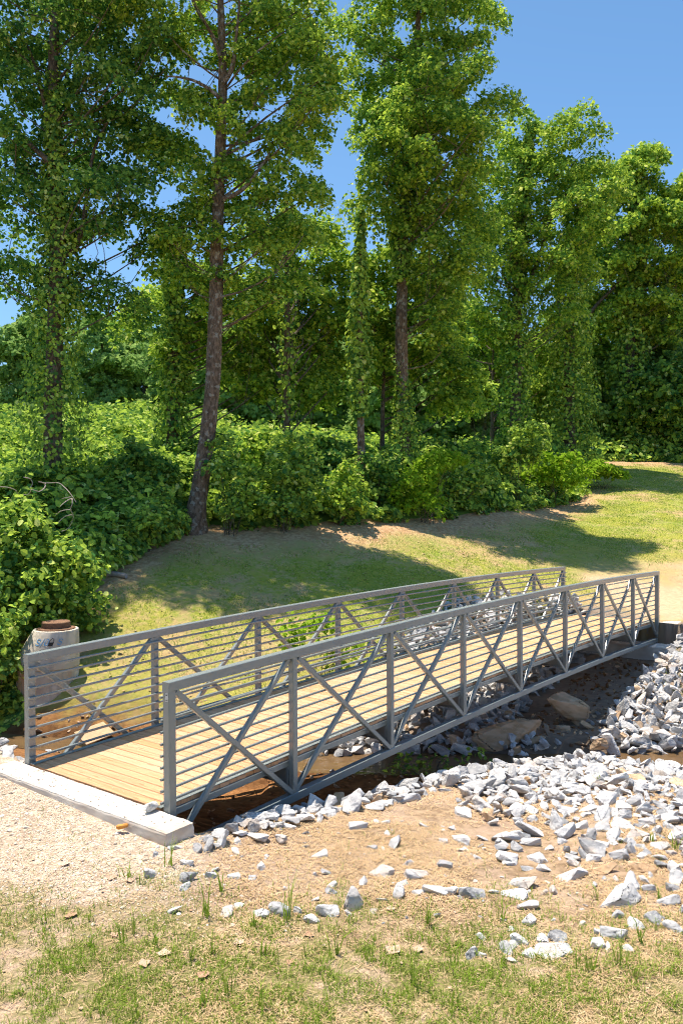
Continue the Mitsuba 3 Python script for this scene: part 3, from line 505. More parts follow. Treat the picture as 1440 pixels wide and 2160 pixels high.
def boughs(blobs, n, r0, r1, rs):
    b = np.array(blobs, float); w = (b[:, 3] * b[:, 4] * b[:, 5]) ** .8; w /= w.sum()
    C, Rr, D = [], [], []
    for _ in range(n * 14):
        if len(C) >= n: break
        k = rs.choice(len(b), p=w); d = rs.normal(0, 1, 3); d /= np.linalg.norm(d)
        p = b[k, :3] + d * b[k, 3:] * (.30 + .70 * rs.rand() ** .55) * rs.choice([1, 1, .9, 1.08]); R = r0 + (r1 - r0) * rs.rand() ** 1.5
        if C:
            q = np.array(C) - p; q[:, 2] *= 1.22
            if (np.linalg.norm(q, axis=1) < .80 * (np.array(Rr) + R)).any(): continue
        C.append(p); Rr.append(R); D.append(d)
    return np.array(C), np.array(Rr), np.array(D)
def bough_crown(blobs, n, total, leaf, rs, shape, jit, r0, r1, line=None):
    C, R, D = boughs(blobs, n, r0, r1, rs)
    if line is not None:
        tx = np.interp(C[:, 2], line[:, 2], line[:, 0]); ty = np.interp(C[:, 2], line[:, 2], line[:, 1])
        ok = ~((abs(C[:, 0] - tx) < R * .95 + .1) & (C[:, 1] < ty + .3) & (rs.rand(len(C)) < .84))
        C, R, D = C[ok], R[ok], D[ok]
    k = rs.choice(len(C), total, p=R ** 2.2 / (R ** 2.2).sum())
    d = rs.normal(0, 1, (total, 3)); d /= np.linalg.norm(d, axis=1, keepdims=True)
    d[:, 2] = abs(d[:, 2]) * 1.0 - .32 * (rs.rand(total) < .45)
    u = .40 + .62 * rs.rand(total) ** .6
    off = d * R[k, None] * u[:, None] * [1.0, 1.0, .74]
    along = (off * D[k] * [1, 1, .2]).sum(1, keepdims=True)
    off = off + D[k] * [1, 1, .3] * along * .32          # boughs reach outward
    off[:, 2] -= .16 * (off[:, 0] ** 2 + off[:, 1] ** 2) / R[k]   # and droop at their ends
    tl = rs.normal(0, .30, (len(C), 2))                    # each bough tilts its own way
    off[:, 2] += (off[:, :2] * tl[k]).sum(1)
    P = C[k] + off + rs.normal(0, .08, (total, 3))
    N = d * .55 + D[k] * .2 + np.array([0, 0, .55])
    return C, leaves(P, N, leaf, rs, shape, jit)

def crown(blobs, ncl, per, leaf, rs, shape=LEAF2, sig=.34, carve=.42, scale=.5, jit=.7, shell=.5, line=None):
    c, d = crown_points(blobs, ncl, rs, carve, scale, shell)
    if line is not None:       # few leaf sprays stand right before the upper trunk
        tx = np.interp(c[:, 2], line[:, 2], line[:, 0]); ty = np.interp(c[:, 2], line[:, 2], line[:, 1])
        ok = ~((abs(c[:, 0] - tx) < .62) & (c[:, 1] < ty + .2) & (rs.rand(len(c)) < .88))
        c, d = c[ok], d[ok]; ncl = len(c)
    P = np.repeat(c, per, 0) + rs.normal(0, 1, (ncl * per, 3)) * np.array([sig, sig, sig * .62])
    N = np.repeat(d, per, 0) * .45 + np.array([0, 0, .8])
    return c, leaves(P, N, leaf, rs, shape, jit)

def branchwork(trunk, cl, rs, n=70, r0=.038, spread=1.0):
    """limbs from the trunk line to leaf clusters"""
    t = spline(trunk, 60); ms = []
    sel = cl[rs.choice(len(cl), min(n, len(cl)), replace=False)]
    for c in sel:
        dz = c[2] - t[:, 2]; hd = np.linalg.norm(t[:, :2] - c[:2], axis=1)
        ok = np.argmin(abs(dz - hd * .65))
        a = t[ok]; ln = np.linalg.norm(c - a)
        if ln > 9: continue
        mid = a * .5 + c * .5 + np.array([0, 0, -.06 * ln]) + rs.normal(0, .05 * ln, 3)
        rr0 = r0 * min(1.3, .35 + ln / 5)
        ms.append(tube(spline([a, mid, c], 6), np.linspace(rr0, .012, 6), 5, cap=False))
        for _ in range(2):
            j = cl[np.argsort(np.linalg.norm(cl - c, axis=1))[rs.randint(1, 14) % len(cl)]]
            ms.append(tube([mid * .4 + c * .6, (c + j) / 2 + rs.normal(0, .08, 3), j], [.018, .012, .006], 3, cap=False))
    return cat(ms)
def ivy(line, rad, n, leaf, rs):
    t = spline(line, 200); k = rs.rand(n) ** .9
    c = np.array([np.interp(k, np.linspace(0, 1, 200), t[:, i]) for i in range(3)]).T
    th = rs.rand(n) * 2 * np.pi
    r = np.interp(k, np.linspace(0, 1, len(rad)), rad) * (.5 + .5 * rs.rand(n)) * (.35 + 1.3 * meshkit.fbm(np.stack([np.cos(th) * 1.2, np.sin(th) * 1.2, c[:, 2] * .75], -1) + c[:1] * .7, 3, 7))
    d = np.stack([np.cos(th), np.sin(th), th * 0 + .35], -1)
    return leaves(c + d * [1, 1, 0] * r[:, None], d, leaf, rs, LEAF4, .45, 1.0)

def tree(name, label, cat_, trunk, rad, key=None, ncl=600, per=36, leaf=.17, mat='m_leaf_gum', bark='m_bark', limbs=(), ivyr=None, ivyn=0, seed=0, group=None, sides=14, nb=70, sig=.36, carve=.42, shell=.5, shape=LEAF2, depth=1.0, ivyline=None, blobs=None, scale=.5, back=0.0, clear=False, dens=.85, bden=.17, jitl=.6):
    rs = np.random.RandomState(seed)
    k = thing(name, label, cat_, group)
    line = np.array(trunk, float)
    line = np.vstack([line[:1] - [0, 0, 1.2], line]) if line[0, 2] < hgt(line[0, 0], line[0, 1]) + .4 else np.vstack([[line[0, 0], line[0, 1], float(hgt(line[0, 0], line[0, 1])) - .3], line])
    s = spline(line, 40)
    rr = np.interp(np.linspace(0, 1, 40), np.linspace(0, 1, len(rad)), rad)
    rr = rr * (1 + .55 * np.exp(-np.maximum(s[:, 2] - hgt(s[:, 0], s[:, 1]), 0) * 1.6))
    part(k, 'trunk', tube(s, rr, sides, wob=.13, seed=seed), bark, smooth=50)
    for lm, r0, r1 in limbs:
        q = spline(lm, 12)
        part(k, 'limb', tube(q, np.linspace(r0, r1, 12), 8, wob=.1, seed=seed + 1), bark, smooth=50)
    if key or blobs:
        if blobs is None:
            Y, bl = BLOBS[key]
            b = [(x, Y + back + rs.uniform(-.55, .55) * rx * depth, z, rx * .88, (rx + rz) / 2 * depth, rz * .95) for x, z, rx, rz in bl]
        else:
            b = blobs
        c, m = bough_crown(b, int(ncl * bden), int(ncl * per * dens), leaf, rs, shape, jitl, sig * 1.5, sig * 4.2, s if clear else None)
        put_leaves(f'{k}__crown', m, mat)
        if nb:
            part(k, 'branchwork', branchwork(s, c, rs, nb), bark)
    if ivyn:
        put_leaves(f'{k}__ivy', ivy(ivyline if ivyline is not None else s, ivyr, ivyn, leaf * .85, rs), 'm_leaf_kudzu')
    return k

P_ = PATHS
tree('tree', 'big dark leafy tree with kudzu clad trunk at the left edge', 'tree', P_['T1'], [.34, .30, .26, .22, .16, .08], 'T1', 1250, 48, .148, 'm_leaf_dark', 'm_bark_dark',
     [(P_['L1a'], .10, .03), (P_['L1b'], .10, .03), (P_['L1c'], .10, .03)], [1.5, 1.25, 1.05, .85, .65, .35, .15], 10500, 1, nb=55, dens=.78, bden=.21, back=.5, clear=True,
     ivyline=spline([(p[0], p[1], p[2]) for p in [(P_['T1'][0][0], 27, 2.0)] + P_['T1'][1:6]], 30))
tree('tree', 'tall tree with bare leaning mottled trunk standing at the thicket edge', 'tree', P_['T2'], [.31, .27, .25, .23, .20, .16, .12, .07], 'T2', 1300, 40, .142, 'm_leaf_gum', 'm_bark',
     [(P_['L2a'], .085, .03), (P_['L2b'], .07, .025), (P_['L2c'], .09, .03), (P_['L2d'], .07, .03)], None, 0, 2, nb=60, dens=.88, bden=.25, back=.7, clear=True)
tree('tree', 'tall full crowned tree with bark showing mid trunk, rising against the sky in the middle', 'tree', P_['T6'], [.32, .28, .26, .24, .22, .18, .12, .06], 'T6', 1700, 44, .158, 'm_leaf_gum', 'm_bark',
     [], [.95, .8, .5, .25, .12], 4200, 3, nb=60, carve=.45, scale=.6, ivyline=spline([P_['T6'][0], P_['T6'][1], P_['T6'][2]], 20))
put_leaves('tree_002__ivy_001', ivy(spline(P_['T6'][3:6], 30), [.5, .6, .8, .9], 2600, .17, np.random.RandomState(31)), 'm_leaf_kudzu')
tree('tree', 'broad rounded tree right of the tallest one, its limbs wrapped in vines', 'tree', P_['T7'], [.36, .30, .26, .2, .1], 'T7', 1250, 34, .21, 'm_leaf_gum', 'm_bark_dark',
     [(P_['L7'], .16, .05)], [1.5, 1.1, .85, .6, .3], 8500, 4, nb=60, sig=.42, carve=.42, scale=.55)
tree('tree', 'vine clad dark trunk column left of the rightmost rounded crown', 'tree', P_['T7b'], [.4, .34, .28, .2, .08], None, ivyr=[2.4, 1.9, 1.5, 1.1, .6], ivyn=12000, leaf=.24, bark='m_bark_dark', seed=5)
tree('tree', 'rounded bright tree with curved side limb near the right edge', 'tree', P_['T8'], [.42, .36, .3, .2, .1], 'T8', 1100, 34, .29, 'm_leaf_gum', 'm_bark_dark',
     [(P_['L8'], .17, .05)], [2.4, 1.9, 1.3, .7, .3], 8000, 6, nb=50, sig=.6, carve=.35)
tree('tree', 'tree cut off by the right edge of the view', 'tree', P_['T9'], [.3, .25, .12], 'T9', 560, 34, .31, 'm_leaf_gum', 'm_bark_dark', [], [1.2, .9, .5], 2000, 7, nb=30, sig=.6, carve=.36)
tree('tree', 'vine covered trunk between the two tall trees on the left', 'tree', P_['T3'], [.3, .26, .2, .1], 'U3', 620, 32, .19, 'm_leaf_gum', 'm_bark_dark', [], [.95, .75, .6, .5], 5500, 8, nb=30, carve=.42)
tree('tree', 'thin dark trunked tree with yellow green leaves behind the leaning tree', 'tree', P_['T4'], [.16, .15, .13, .1, .05], 'U1', 800, 32, .2, 'm_leaf_gum', 'm_bark_dark', [], [.3, .35, .45, .3], 1200, 9, nb=40, carve=.42)
k5 = tree('tree', 'dead snag wrapped in vines with bare brown foot', 'tree', P_['T5'], [.17, .15, .13, .1, .04], None, ivyr=[.25, .42, .48, .40, .22, .06], ivyn=2600, leaf=.2, bark='m_bark', seed=10,
     ivyline=spline(P_['T5'][1:], 20))
tree('tree', 'slender understorey tree behind the vine wrapped snag', 'tree', [(2.0, 40, 5), (2.2, 40, 12)], [.14, .1, .05], 'U2', 760, 32, .21, 'm_leaf_gum', 'm_bark_dark', seed=11, nb=40, carve=.42)
tree('tree', 'low leafy tree in the gap right of the tallest tree', 'tree', [(9.6, 52, 7), (9.7, 52, 13)], [.15, .1, .05], 'U4', 520, 30, .25, 'm_leaf_gum', 'm_bark_dark', seed=12, nb=25, carve=.38, sig=.45)
tree('tree', 'shaded tree at the back of the far meadow', 'tree', [(21, 66, 7), (21.2, 66, 16)], [.2, .15, .06], 'U5', 560, 30, .32, 'm_leaf_gum', 'm_bark_dark', seed=13, nb=25, carve=.38, sig=.5)

# woods behind: single trees seen through the gaps
rs = np.random.RandomState(77)
BACK = [(-34, 74, 21), (-29.5, 79, 22), (-27, 70, 18), (-22, 82, 21), (-18.5, 76, 18), (-14, 84, 21), (-9.5, 72, 18), (-5, 80, 20), (0, 70, 18), (4.5, 78, 21), (9.5, 70, 19), (14, 76, 20), (19, 70, 18.5), (23.5, 76, 21), (28, 72, 20), (33, 80, 22), (38, 74, 20), (12, 62, 15), (24.5, 64, 18), (-3, 60, 15), (-7.5, 56, 14), (3.5, 57, 14.5), (8, 58, 13), (13.5, 66, 14.5), (17, 63, 13.5), (21.5, 67, 14), (25.5, 62, 12.5), (29, 66, 14), (6.5, 64, 14.5), (-1, 66, 15), (10.5, 60, 12), (-12, 66, 17), (-20, 68, 17)]
for i, (x, y, zt) in enumerate(BACK):
    g = float(hgt(x, y)); h = zt - g + rs.uniform(-1, 1.5)
    b = []
    for q in range(7):
        a_ = rs.rand() * 6.28; r_ = rs.uniform(.2, 1) * 2.2; zz = g + h * rs.uniform(.22, .86)
        b.append((x + r_ * math.cos(a_), y + r_ * math.sin(a_) * .7, zz, rs.uniform(1.5, 2.6), rs.uniform(1.3, 2.2), rs.uniform(1.3, 2.3)))
    b.append((x, y, g + h * .9, 1.6, 1.5, 1.6)); b.append((x + .9, y - .8, g + 1.3, 2.4, 1.6, 1.9)); b.append((x - 1.4, y + .4, g + 2.2, 2.2, 1.6, 1.9))
    side = 'left' if x < -8 else ('right' if x > 8 else 'middle')
    tree('background_tree', f'pale distant tree seen through the gaps at the {side} of the wood', 'tree', [(x, y, g), (x + .3, y, g + h * .5), (x, y, g + h * .9)], [.24, .18, .06], None, 380, 26, .42, 'm_leaf_hazed', 'm_bark_dark',
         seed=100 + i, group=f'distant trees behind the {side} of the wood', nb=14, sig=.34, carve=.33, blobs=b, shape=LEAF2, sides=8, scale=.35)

# ------------------------------------------------------------------ kudzu thicket
def kud_h(x, y):
    d = y - np.interp(x, EDX, EDY) + (nfbm(x, y, .9, 21) - .5) * 1.0
    lump = nfbm(x, y, .42, 22, 3); fine = nfbm(x, y, 1.25, 23, 3)
    H = np.interp(x, [-20, -8, -6, 6, 9, 12, 15, 30], [1.5, 2.0, 2.1, 2.2, 2.1, 1.9, 2.3, 2.3])
    H = H * np.interp(y - np.interp(x, EDX, EDY), [0, 9, 16], [1, .8, .6])
    return np.maximum(0, H * (1 - np.exp(-np.maximum(d, 0) / 1.9)) * (.10 + 1.65 * lump) + (fine - .45) * 1.5 * sstep(0, 1.5, d)), d
def kudzu(rs):
    ms = []
    bands = [(18.5, 24, .19, 11000), (24, 28, .20, 14000), (28, 32, .21, 16000), (32, 37, .22, 16000), (37, 43, .22, 17000), (43, 52, .27, 16000), (52, 66, .34, 14000)]
    for y0, y1, s, n in bands:
        got = 0
        while got < n:
            y = rs.uniform(y0, y1, n * 2); x = rs.uniform(-.46, .46, n * 2) * y + rs.normal(0, .5, n * 2)
            h, d = kud_h(x, y)
            e = .15
            gx = (kud_h(x + e, y)[0] - kud_h(x - e, y)[0]) / (2 * e); gy = (kud_h(x, y + e)[0] - kud_h(x, y - e)[0]) / (2 * e)
            ar = np.sqrt(1 + gx ** 2 + gy ** 2)
            back = y - np.interp(x, EDX, EDY)
            deep = np.where((x > -7) & (back > 10) & (x < 12), .25, 1)
            ok = (d > -.2) & (rs.rand(len(x)) < np.minimum(ar / 3.2, 1) * deep)
            ok &= ~((y > 43) & (x > 13) & (back > 14))
            x, y, h, gx, gy = x[ok], y[ok], h[ok], gx[ok], gy[ok]
            lay = 1 - .42 * rs.rand(len(x)) ** 2
            z = hgt(x, y) + h * lay + .05 + rs.normal(0, .05, len(x))
            P = np.stack([x, y, z], -1); N = np.stack([-gx, -gy, np.ones_like(x)], -1)
            N /= np.linalg.norm(N, axis=1, keepdims=True)
            P = P + N * (rs.rand(len(x)) ** 1.5 * .45)[:, None]
            kk = meshkit.fbm(P * [1.15, 1.15, 1.5], 3, 61) + rs.normal(0, .02, len(P)) > np.where(y < 44, .455, .36)
            P, N = P[kk], N[kk]
            m = leaves(P, N + [0, 0, .25], s, rs, LEAF4, .55, .6)
            ms.append(m); got += len(P)
    xs, ys = np.arange(-30, 34, .45), np.arange(18.5, 68, .45)
    X, Y = np.meshgrid(xs, ys, indexing='ij')
    h, d = kud_h(X.ravel(), Y.ravel())
    Z = (hgt(X, Y) + (h * .5 - .05).reshape(X.shape)) - (d.reshape(X.shape) < .3) * .4
    v, f = grid_mesh(Z, xs, ys)
    ms.append((v, f, np.full((len(v), 2), .2)))
    return cat_uv(ms)
labels['kudzu_thicket'] = {'kind': 'stuff', 'label': 'dense green kudzu vines covering the ground under the trees', 'category': 'vines'}
put_leaves('kudzu_thicket', kudzu(np.random.RandomState(9)), 'm_leaf_kudzu')

# ------------------------------------------------------------------ bushes
def bush(name, label, key, n, per, leaf, mat, seed, cat_='bush', depth=1.0, sig=.22, carve=.3, stems=10, shape=LEAF4, thick=.014):
    rs = np.random.RandomState(seed); Y, bl = BUSH[key]
    k = thing(name, label, cat_)
    b = [(x, Y + rs.uniform(-.3, .4) * rx * depth, z, rx, max(rx, rz * .7) * depth, rz) for x, z, rx, rz in bl]
    c, m = bough_crown(b, max(10, n // 5), n * per, leaf, rs, shape, .6, .16 + sig * .4, .34 + sig * 1.2)
    g = hgt(m[0][:, 0], m[0][:, 1]); m[0][:, 2] = np.maximum(m[0][:, 2], g + .02)
    put_leaves(f'{k}__foliage', m, mat)
    bx, by = np.mean([q[0] for q in b]), np.mean([q[1] for q in b])
    g = float(hgt(bx, by)) - .1; ms = []
    for q in c[rs.choice(len(c), stems)]:
        p0 = np.array([bx + rs.normal(0, .12), by + rs.normal(0, .12), g])
        ms.append(tube(spline([p0, (p0 + q) / 2 + [0, 0, .15], q], 6), np.linspace(thick, .005, 6), 5, cap=False))
    part(k, 'stem', cat(ms), 'm_bark_dark')
    return k
bush('bush', 'light green leafy bush at the foot of the slope right of the leaning trunk', 'A', 260, 16, .15, 'm_leaf_kudzu', 41)
bush('bush', 'yellow green bush with one browned leaf cluster on the dirt edge of the thicket', 'B', 150, 16, .15, 'm_leaf_young', 42)
bush('bush', 'large sunlit kudzu mound at the left edge above the manhole', 'C', 560, 16, .155, 'm_leaf_kudzu', 43)
bush('bush', 'shaded vine bush left of the manhole behind the bridge railing', 'C2', 260, 16, .14, 'm_leaf_kudzu', 44)
bush('bush', 'small upright shrub touching the right side of the leaning trunk', 'D', 110, 16, .14, 'm_leaf_kudzu', 45)
bush('bush', 'round sunlit vine covered shrub in the gap of the far wood', 'E', 130, 18, .2, 'm_leaf_kudzu', 46)
bush('bush', 'dark dome of vines at the right edge below the trees', 'F', 520, 18, .32, 'm_leaf_dark', 47, sig=.4)
for i, (kk, lb, mt) in enumerate([('G1', 'low leafy clump on the thicket edge left of the leaning trunk', 'm_leaf_kudzu'), ('G2', 'leafy shrub on the thicket edge between the pale bush and the yellow bush', 'm_leaf_gum'),
        ('G3', 'dark shrub at the foot of the vine wrapped snag', 'm_leaf_dark'), ('G4', 'broad low shrub on the thicket edge right of the yellow bush', 'm_leaf_kudzu'), ('G5', 'sunlit vine mound at the upper right end of the thicket', 'm_leaf_kudzu'),
        ('G6', 'sunlit trailing vines where the thicket tapers into the lawn', 'm_leaf_young'), ('G7', 'tall dark vine mound between the left tree and the leaning trunk', 'm_leaf_dark'), ('G8', 'leafy shrub behind the small shrub right of the leaning trunk', 'm_leaf_gum'),
        ('G9', 'mid green shrub behind the pale bush', 'm_leaf_dark'), ('G10', 'last low creeping vines on the lawn at the thicket tip', 'm_leaf_young')]):
    bush('bush', lb, kk, 130, 15, .15 if i < 4 else .19, mt, 60 + i, shape=LEAF4 if i % 2 else LEAF2)
bush('sapling', 'bright green sapling on the grass behind the far railing', 'S', 64, 9, .12, 'm_leaf_young', 48, 'sapling', .8, .11, .0, 8)
bush('bush', 'low dark weeds at the creek edge below the bridge', 'WD', 26, 8, .09, 'm_leaf_kudzu', 49, 'weeds', 1.0, .1, .0, 6)

dk = thing('dead_branch', 'bare curling grey dead branch above the left kudzu mound', 'branch')
for q in DEAD:
    part(dk, 'twig', tube(spline(q, 12), np.linspace(.016, .007, 12), 6), 'm_dead', smooth=40)

# ------------------------------------------------------------------ rocks
def hull_rock(seed, sub=0, amp=.05):
    rs = np.random.RandomState(seed)
    p = rs.uniform(-1, 1, (13, 3)); p /= np.abs(p).max(1, keepdims=True) ** rs.uniform(.6, 1.0)
    p *= np.array([1, rs.uniform(.65, .95), rs.uniform(.5, .8)]) * .5
    m = trimesh.convex.convex_hull(p)
    if sub:
        v, f = trimesh.remesh.subdivide_to_size(np.array(m.vertices), np.array(m.faces), .28 if sub == 1 else .16)
        m = trimesh.Trimesh(v, f); m.merge_vertices()
        m = trimesh.smoothing.filter_laplacian(m, lamb=.35, iterations=2)
        v = np.array(m.vertices)
        v = v * (1 + (meshkit.fbm(v * 5 + seed, 3, seed) - .5)[:, None] * amp * 4)
        m = trimesh.Trimesh(v, m.faces, process=False)
    return m
RK = [mikit.ply(hull_rock(i, 1), None, smooth=28) for i in range(24)]
RKB = [mikit.ply(hull_rock(50 + i, 2), None, smooth=28) for i in range(16)]
STUFFR = [hull_rock(200 + i) for i in range(20)]
ROCKMAT = ['m_rock_pale'] * 20 + ['m_rock_grey'] * 7 + ['m_rock_tan']
def rot(rs, tilt=.5):
    return trimesh.transformations.euler_matrix(rs.normal(0, tilt), rs.normal(0, tilt), rs.rand() * 6.28)
rs = np.random.RandomState(3)
allr = []          # x, y, z, size vector, zone, tilt, mat
for i, (x, y, w, h) in enumerate(ROCKS):
    s = np.array([max(w, .08), max(w * .8, .08), max(h * 1.1, w * .5)]) * 1.02
    allr.append((x, y, float(hgt(x, y)) + s[2] * .10, s, 'front', .22, None))
taken = {}
def free(x, y, r):
    i, j = int(x // .5), int(y // .5)
    for a in range(i - 1, i + 2):
        for b in range(j - 1, j + 2):
            for q in taken.get((a, b), ()):
                if (q[0] - x) ** 2 + (q[1] - y) ** 2 < (q[2] + r) ** 2: return False
    return True
def take(x, y, r): taken.setdefault((int(x // .5), int(y // .5)), []).append((x, y, r))
for r in allr: take(r[0], r[1], r[3][0] * .42)
def poly(pts):
    from shapely.geometry import Polygon, Point
    P = Polygon(pts); x0, y0, x1, y1 = P.bounds
    def f():
        while True:
            x, y = rs.uniform(x0, x1), rs.uniform(y0, y1)
            if P.contains(Point(x, y)): return x, y
    return f
def fill(zone, samp, n, s0, s1, pack=.40, lift=(.0, .06), tilt=.55, mats=None, prob=None, tries=6, layer=False):
    if layer:
        taken.clear()
    for _ in range(n * tries):
        if n <= 0: break
        x, y = samp()
        if prob is not None and rs.rand() > prob(x, y): continue
        s = s0 + (s1 - s0) * rs.rand() ** 2.2
        if not free(x, y, s * pack): continue
        take(x, y, s * pack); n -= 1
        sv = s * np.array([rs.uniform(1.0, 1.4), rs.uniform(.8, 1.05), rs.uniform(.55, .8)])
        allr.append((x, y, float(hgt(x, y)) + s * rs.uniform(-.04, .14) + rs.uniform(*lift), sv, zone, tilt, mats))
def lipz(o0, o1, x0, x1):
    def f():
        x = rs.uniform(x0, x1)
        return x, float(np.interp(x, LIPX, LIPY)) + rs.uniform(o0, o1)
    return f
notslab = lambda x, y: 0.0 if (-.32 < (np.array([x, y]) - BO) @ BA < .7 and -.5 < (np.array([x, y]) - BO) @ BC < 3.0) else 1.0
fill('lip', lipz(-.5, .25, -1.35, 2.6), 220, .14, .36, .30, (0, .06), .45, prob=notslab)
fill('right', lipz(-2.6, .9, 1.6, 8.2), 1250, .11, .36, .31, (0, .07), .42, prob=lambda x, y: min(1, max(0, (x - 1.0) * .5 + (y - 10.5) * .22)))
fill('right', poly([(1.0, 8.6), (3.2, 6.9), (5.2, 7.6), (8, 11), (4, 11.5), (1.6, 11)]), 420, .11, .36, .36, (0, .03), .38, prob=lambda x, y: min(1, max(.10, (x - 1.5) * .36 + (y - 9.0) * .2)))
fill('front', poly([(-1.4, 7.6), (-.6, 6.9), (1.2, 6.6), (3, 6.4), (3.4, 7.2), (1.4, 9.6), (-.6, 9.1)]), 90, .04, .12, .5, (0, .0), .4)
farR = poly([(4.75, 15.6), (13, 15.8), (13, 22.2), (9.6, 22.2), (8.3, 21.0), (7.1, 19.6), (6.0, 17.8)])
farM = poly([(-1.0, 15.7), (4.0, 15.65), (3.6, 17.3), (4.6, 19.2), (6.9, 22.6), (7.0, 24.6), (5.0, 24.6), (3.2, 23.4), (1.6, 21.0), (.5, 18.4), (-.4, 16.7)])
fill('farright', farR, 760, .18, .46, .32, (0, .04), .6)
fill('farmid', farM, 680, .16, .42, .32, (0, .04), .6)
fill('farright', farR, 560, .16, .38, .33, (.10, .22), .7, layer=True)
fill('farmid', farM, 480, .14, .36, .33, (.08, .18), .7, layer=True)
taken.clear()
fill('bank', poly([(3.2, 15.4), (5.4, 15.4), (6.4, 18.2), (5.2, 18.6), (4.0, 17.2)]), 75, .06, .30, .45, (0, .02), .5, ['m_rock_tan', 'm_rock_grey', 'm_rock_wet', 'm_rock_tan'])
fill('left', poly([(-7, 10.9), (-4.4, 10.5), (-3.9, 10.55), (-3.3, 11.4), (-4, 12.6), (-7, 12.8)]), 110, .14, .34, .33, (0, .05), .5, prob=notslab)
fill('bank', poly([(-6.6, 15.6), (-2.4, 14.6), (-1.8, 16.4), (-2.6, 17.0), (-5, 17.5), (-6.4, 17.6)]), 110, .05, .22, .45, (0, .01), .5, ['m_rock_tan', 'm_rock_wet', 'm_rock_tan', 'm_rock_pale'])
fill('bank', poly([(-2, 14.4), (5, 14.2), (5, 16), (-2, 16)]), 90, .05, .16, .45, (0, .02), .5, ['m_rock_wet', 'm_rock_tan', 'm_rock_grey'])
fill('bank2', poly([(3.6, 16.2), (6.6, 17.0), (8.2, 20.8), (7.4, 22), (5.6, 20.2), (4.2, 18)]), 420, .03, .16, .5, (0, .01), .6, ['m_clod', 'm_clod', 'm_clod', 'm_rock_tan'])
fill('bank2', poly([(-3, 10.8), (-1.4, 9.2), (2.4, 13.6), (2, 14.6), (-1.5, 14.6), (-4, 13)]), 420, .03, .12, .5, (0, .01), .6, ['m_clod', 'm_clod', 'm_clod', 'm_rock_tan'])
ZL = {'front': ('pale riprap rock half sunk in the strawy dirt of the foreground', 'rocks scattered in the foreground dirt'),
      'lip': ('pale angular rock in the row along the bank beside the near truss', 'rocks lining the near bank beside the truss'),
      'right': ('grey white rock in the broad riprap spread right of the bridge on the near bank', 'rocks of the near riprap spread'),
      'farright': ('grey rock in the steep pile right of the far abutment', 'rocks of the far right pile'),
      'farmid': ('grey white rock in the pile seen below and beyond the deck on the far bank', 'rocks of the far bank pile'),
      'bank': ('small brownish stone at the edge of the creek', 'stones along the creek'),
      'left': ('pale rock behind the left end of the concrete slab', 'rocks behind the concrete slab')}
def rock_label(zone, x, y, s, mat):
    size = 'large' if s[0] > .33 else ('medium' if s[0] > .21 else 'small')
    tone = {'m_rock_pale': 'pale', 'm_rock_grey': 'darker grey', 'm_rock_tan': 'clay stained tan', 'm_rock_wet': 'wet brown'}[mat]
    if zone == 'front':
        pl_ = ('in the nearest arc of stones at lower right' if y < 7.25 and x > .9 else 'half sunk in strawy dirt left of the stone arc' if x < .75 else 'on bare dirt between arc and bridge' if y > 8.1 else 'half sunk in the dirt at right')
    elif zone == 'lip':
        pl_ = 'in the bank row by the near truss end' if x < .3 else 'in the row along the bank below mid truss'
    elif zone == 'right':
        pl_ = 'at the right edge of the near riprap' if x > 3.6 and y < 11 else 'along the creek side of the near riprap' if y > 11.6 else 'in the middle of the near riprap spread'
    elif zone == 'farright':
        pl_ = 'high in the steep pile by the far abutment' if y > 19 else 'low in the far right pile by the water'
    elif zone == 'farmid':
        pl_ = 'in the pile left of the far railing' if (np.array([x, y]) - BO) @ BC > 2.8 else 'in the far bank pile under the deck'
    elif zone == 'left':
        pl_ = 'heaped behind the left end of the concrete slab'
    else:
        pl_ = 'at the water edge under the bridge' if x > 1 else 'at the creek edge left of the bridge'
    return f'{size} {tone} rock {pl_}'
def shown(r):
    u, v = r[0] / r[1], (CAM[2] - r[2]) / r[1]
    ok = abs(u) < .43 and -.7 < v < .655
    rel = np.array(r[:2]) - BO; al, ac = rel @ BA, rel @ BC
    hid = .35 if (0 < al < 17 and -.2 < ac < 2.8) else (.6 if r[4] in ('farmid',) else 0 if r[4] == 'bank2' else 1)
    return (r[3][0] + r[3][2]) / r[1] * hid * ok
order = sorted(range(len(allr)), key=lambda i: -shown(allr[i]))
single = set(order[:292])
bulk = {}
for i, (x, y, z, s, zone, tilt, mats) in enumerate(allr):
    R = rot(rs, tilt)
    mat = (mats or ROCKMAT)[rs.randint(len(mats or ROCKMAT))]
    M = np.eye(4); M[:3, 3] = (x, y, z); M = M @ R
    S = np.diag([s[0], s[1], s[2], 1.0])
    if i in single:
        grp = ZL[zone][1]
        lab = rock_label(zone, x, y, s, mat)
        k = thing('rock', lab, 'rock', grp + ': ' + lab.split(' rock ')[0])
        lib = RKB if s[0] > .2 and y < 12 else RK
        d = dict(lib[rs.randint(len(lib))]); d['bsdf'] = {'type': 'ref', 'id': mat}
        d['to_world'] = T((M @ S).tolist())
        scene[k] = d
    else:
        m = STUFFR[rs.randint(len(STUFFR))]
        v = trimesh.transform_points(m.vertices, M @ S)
        bulk.setdefault(mat, []).append((v, np.array(m.faces)))
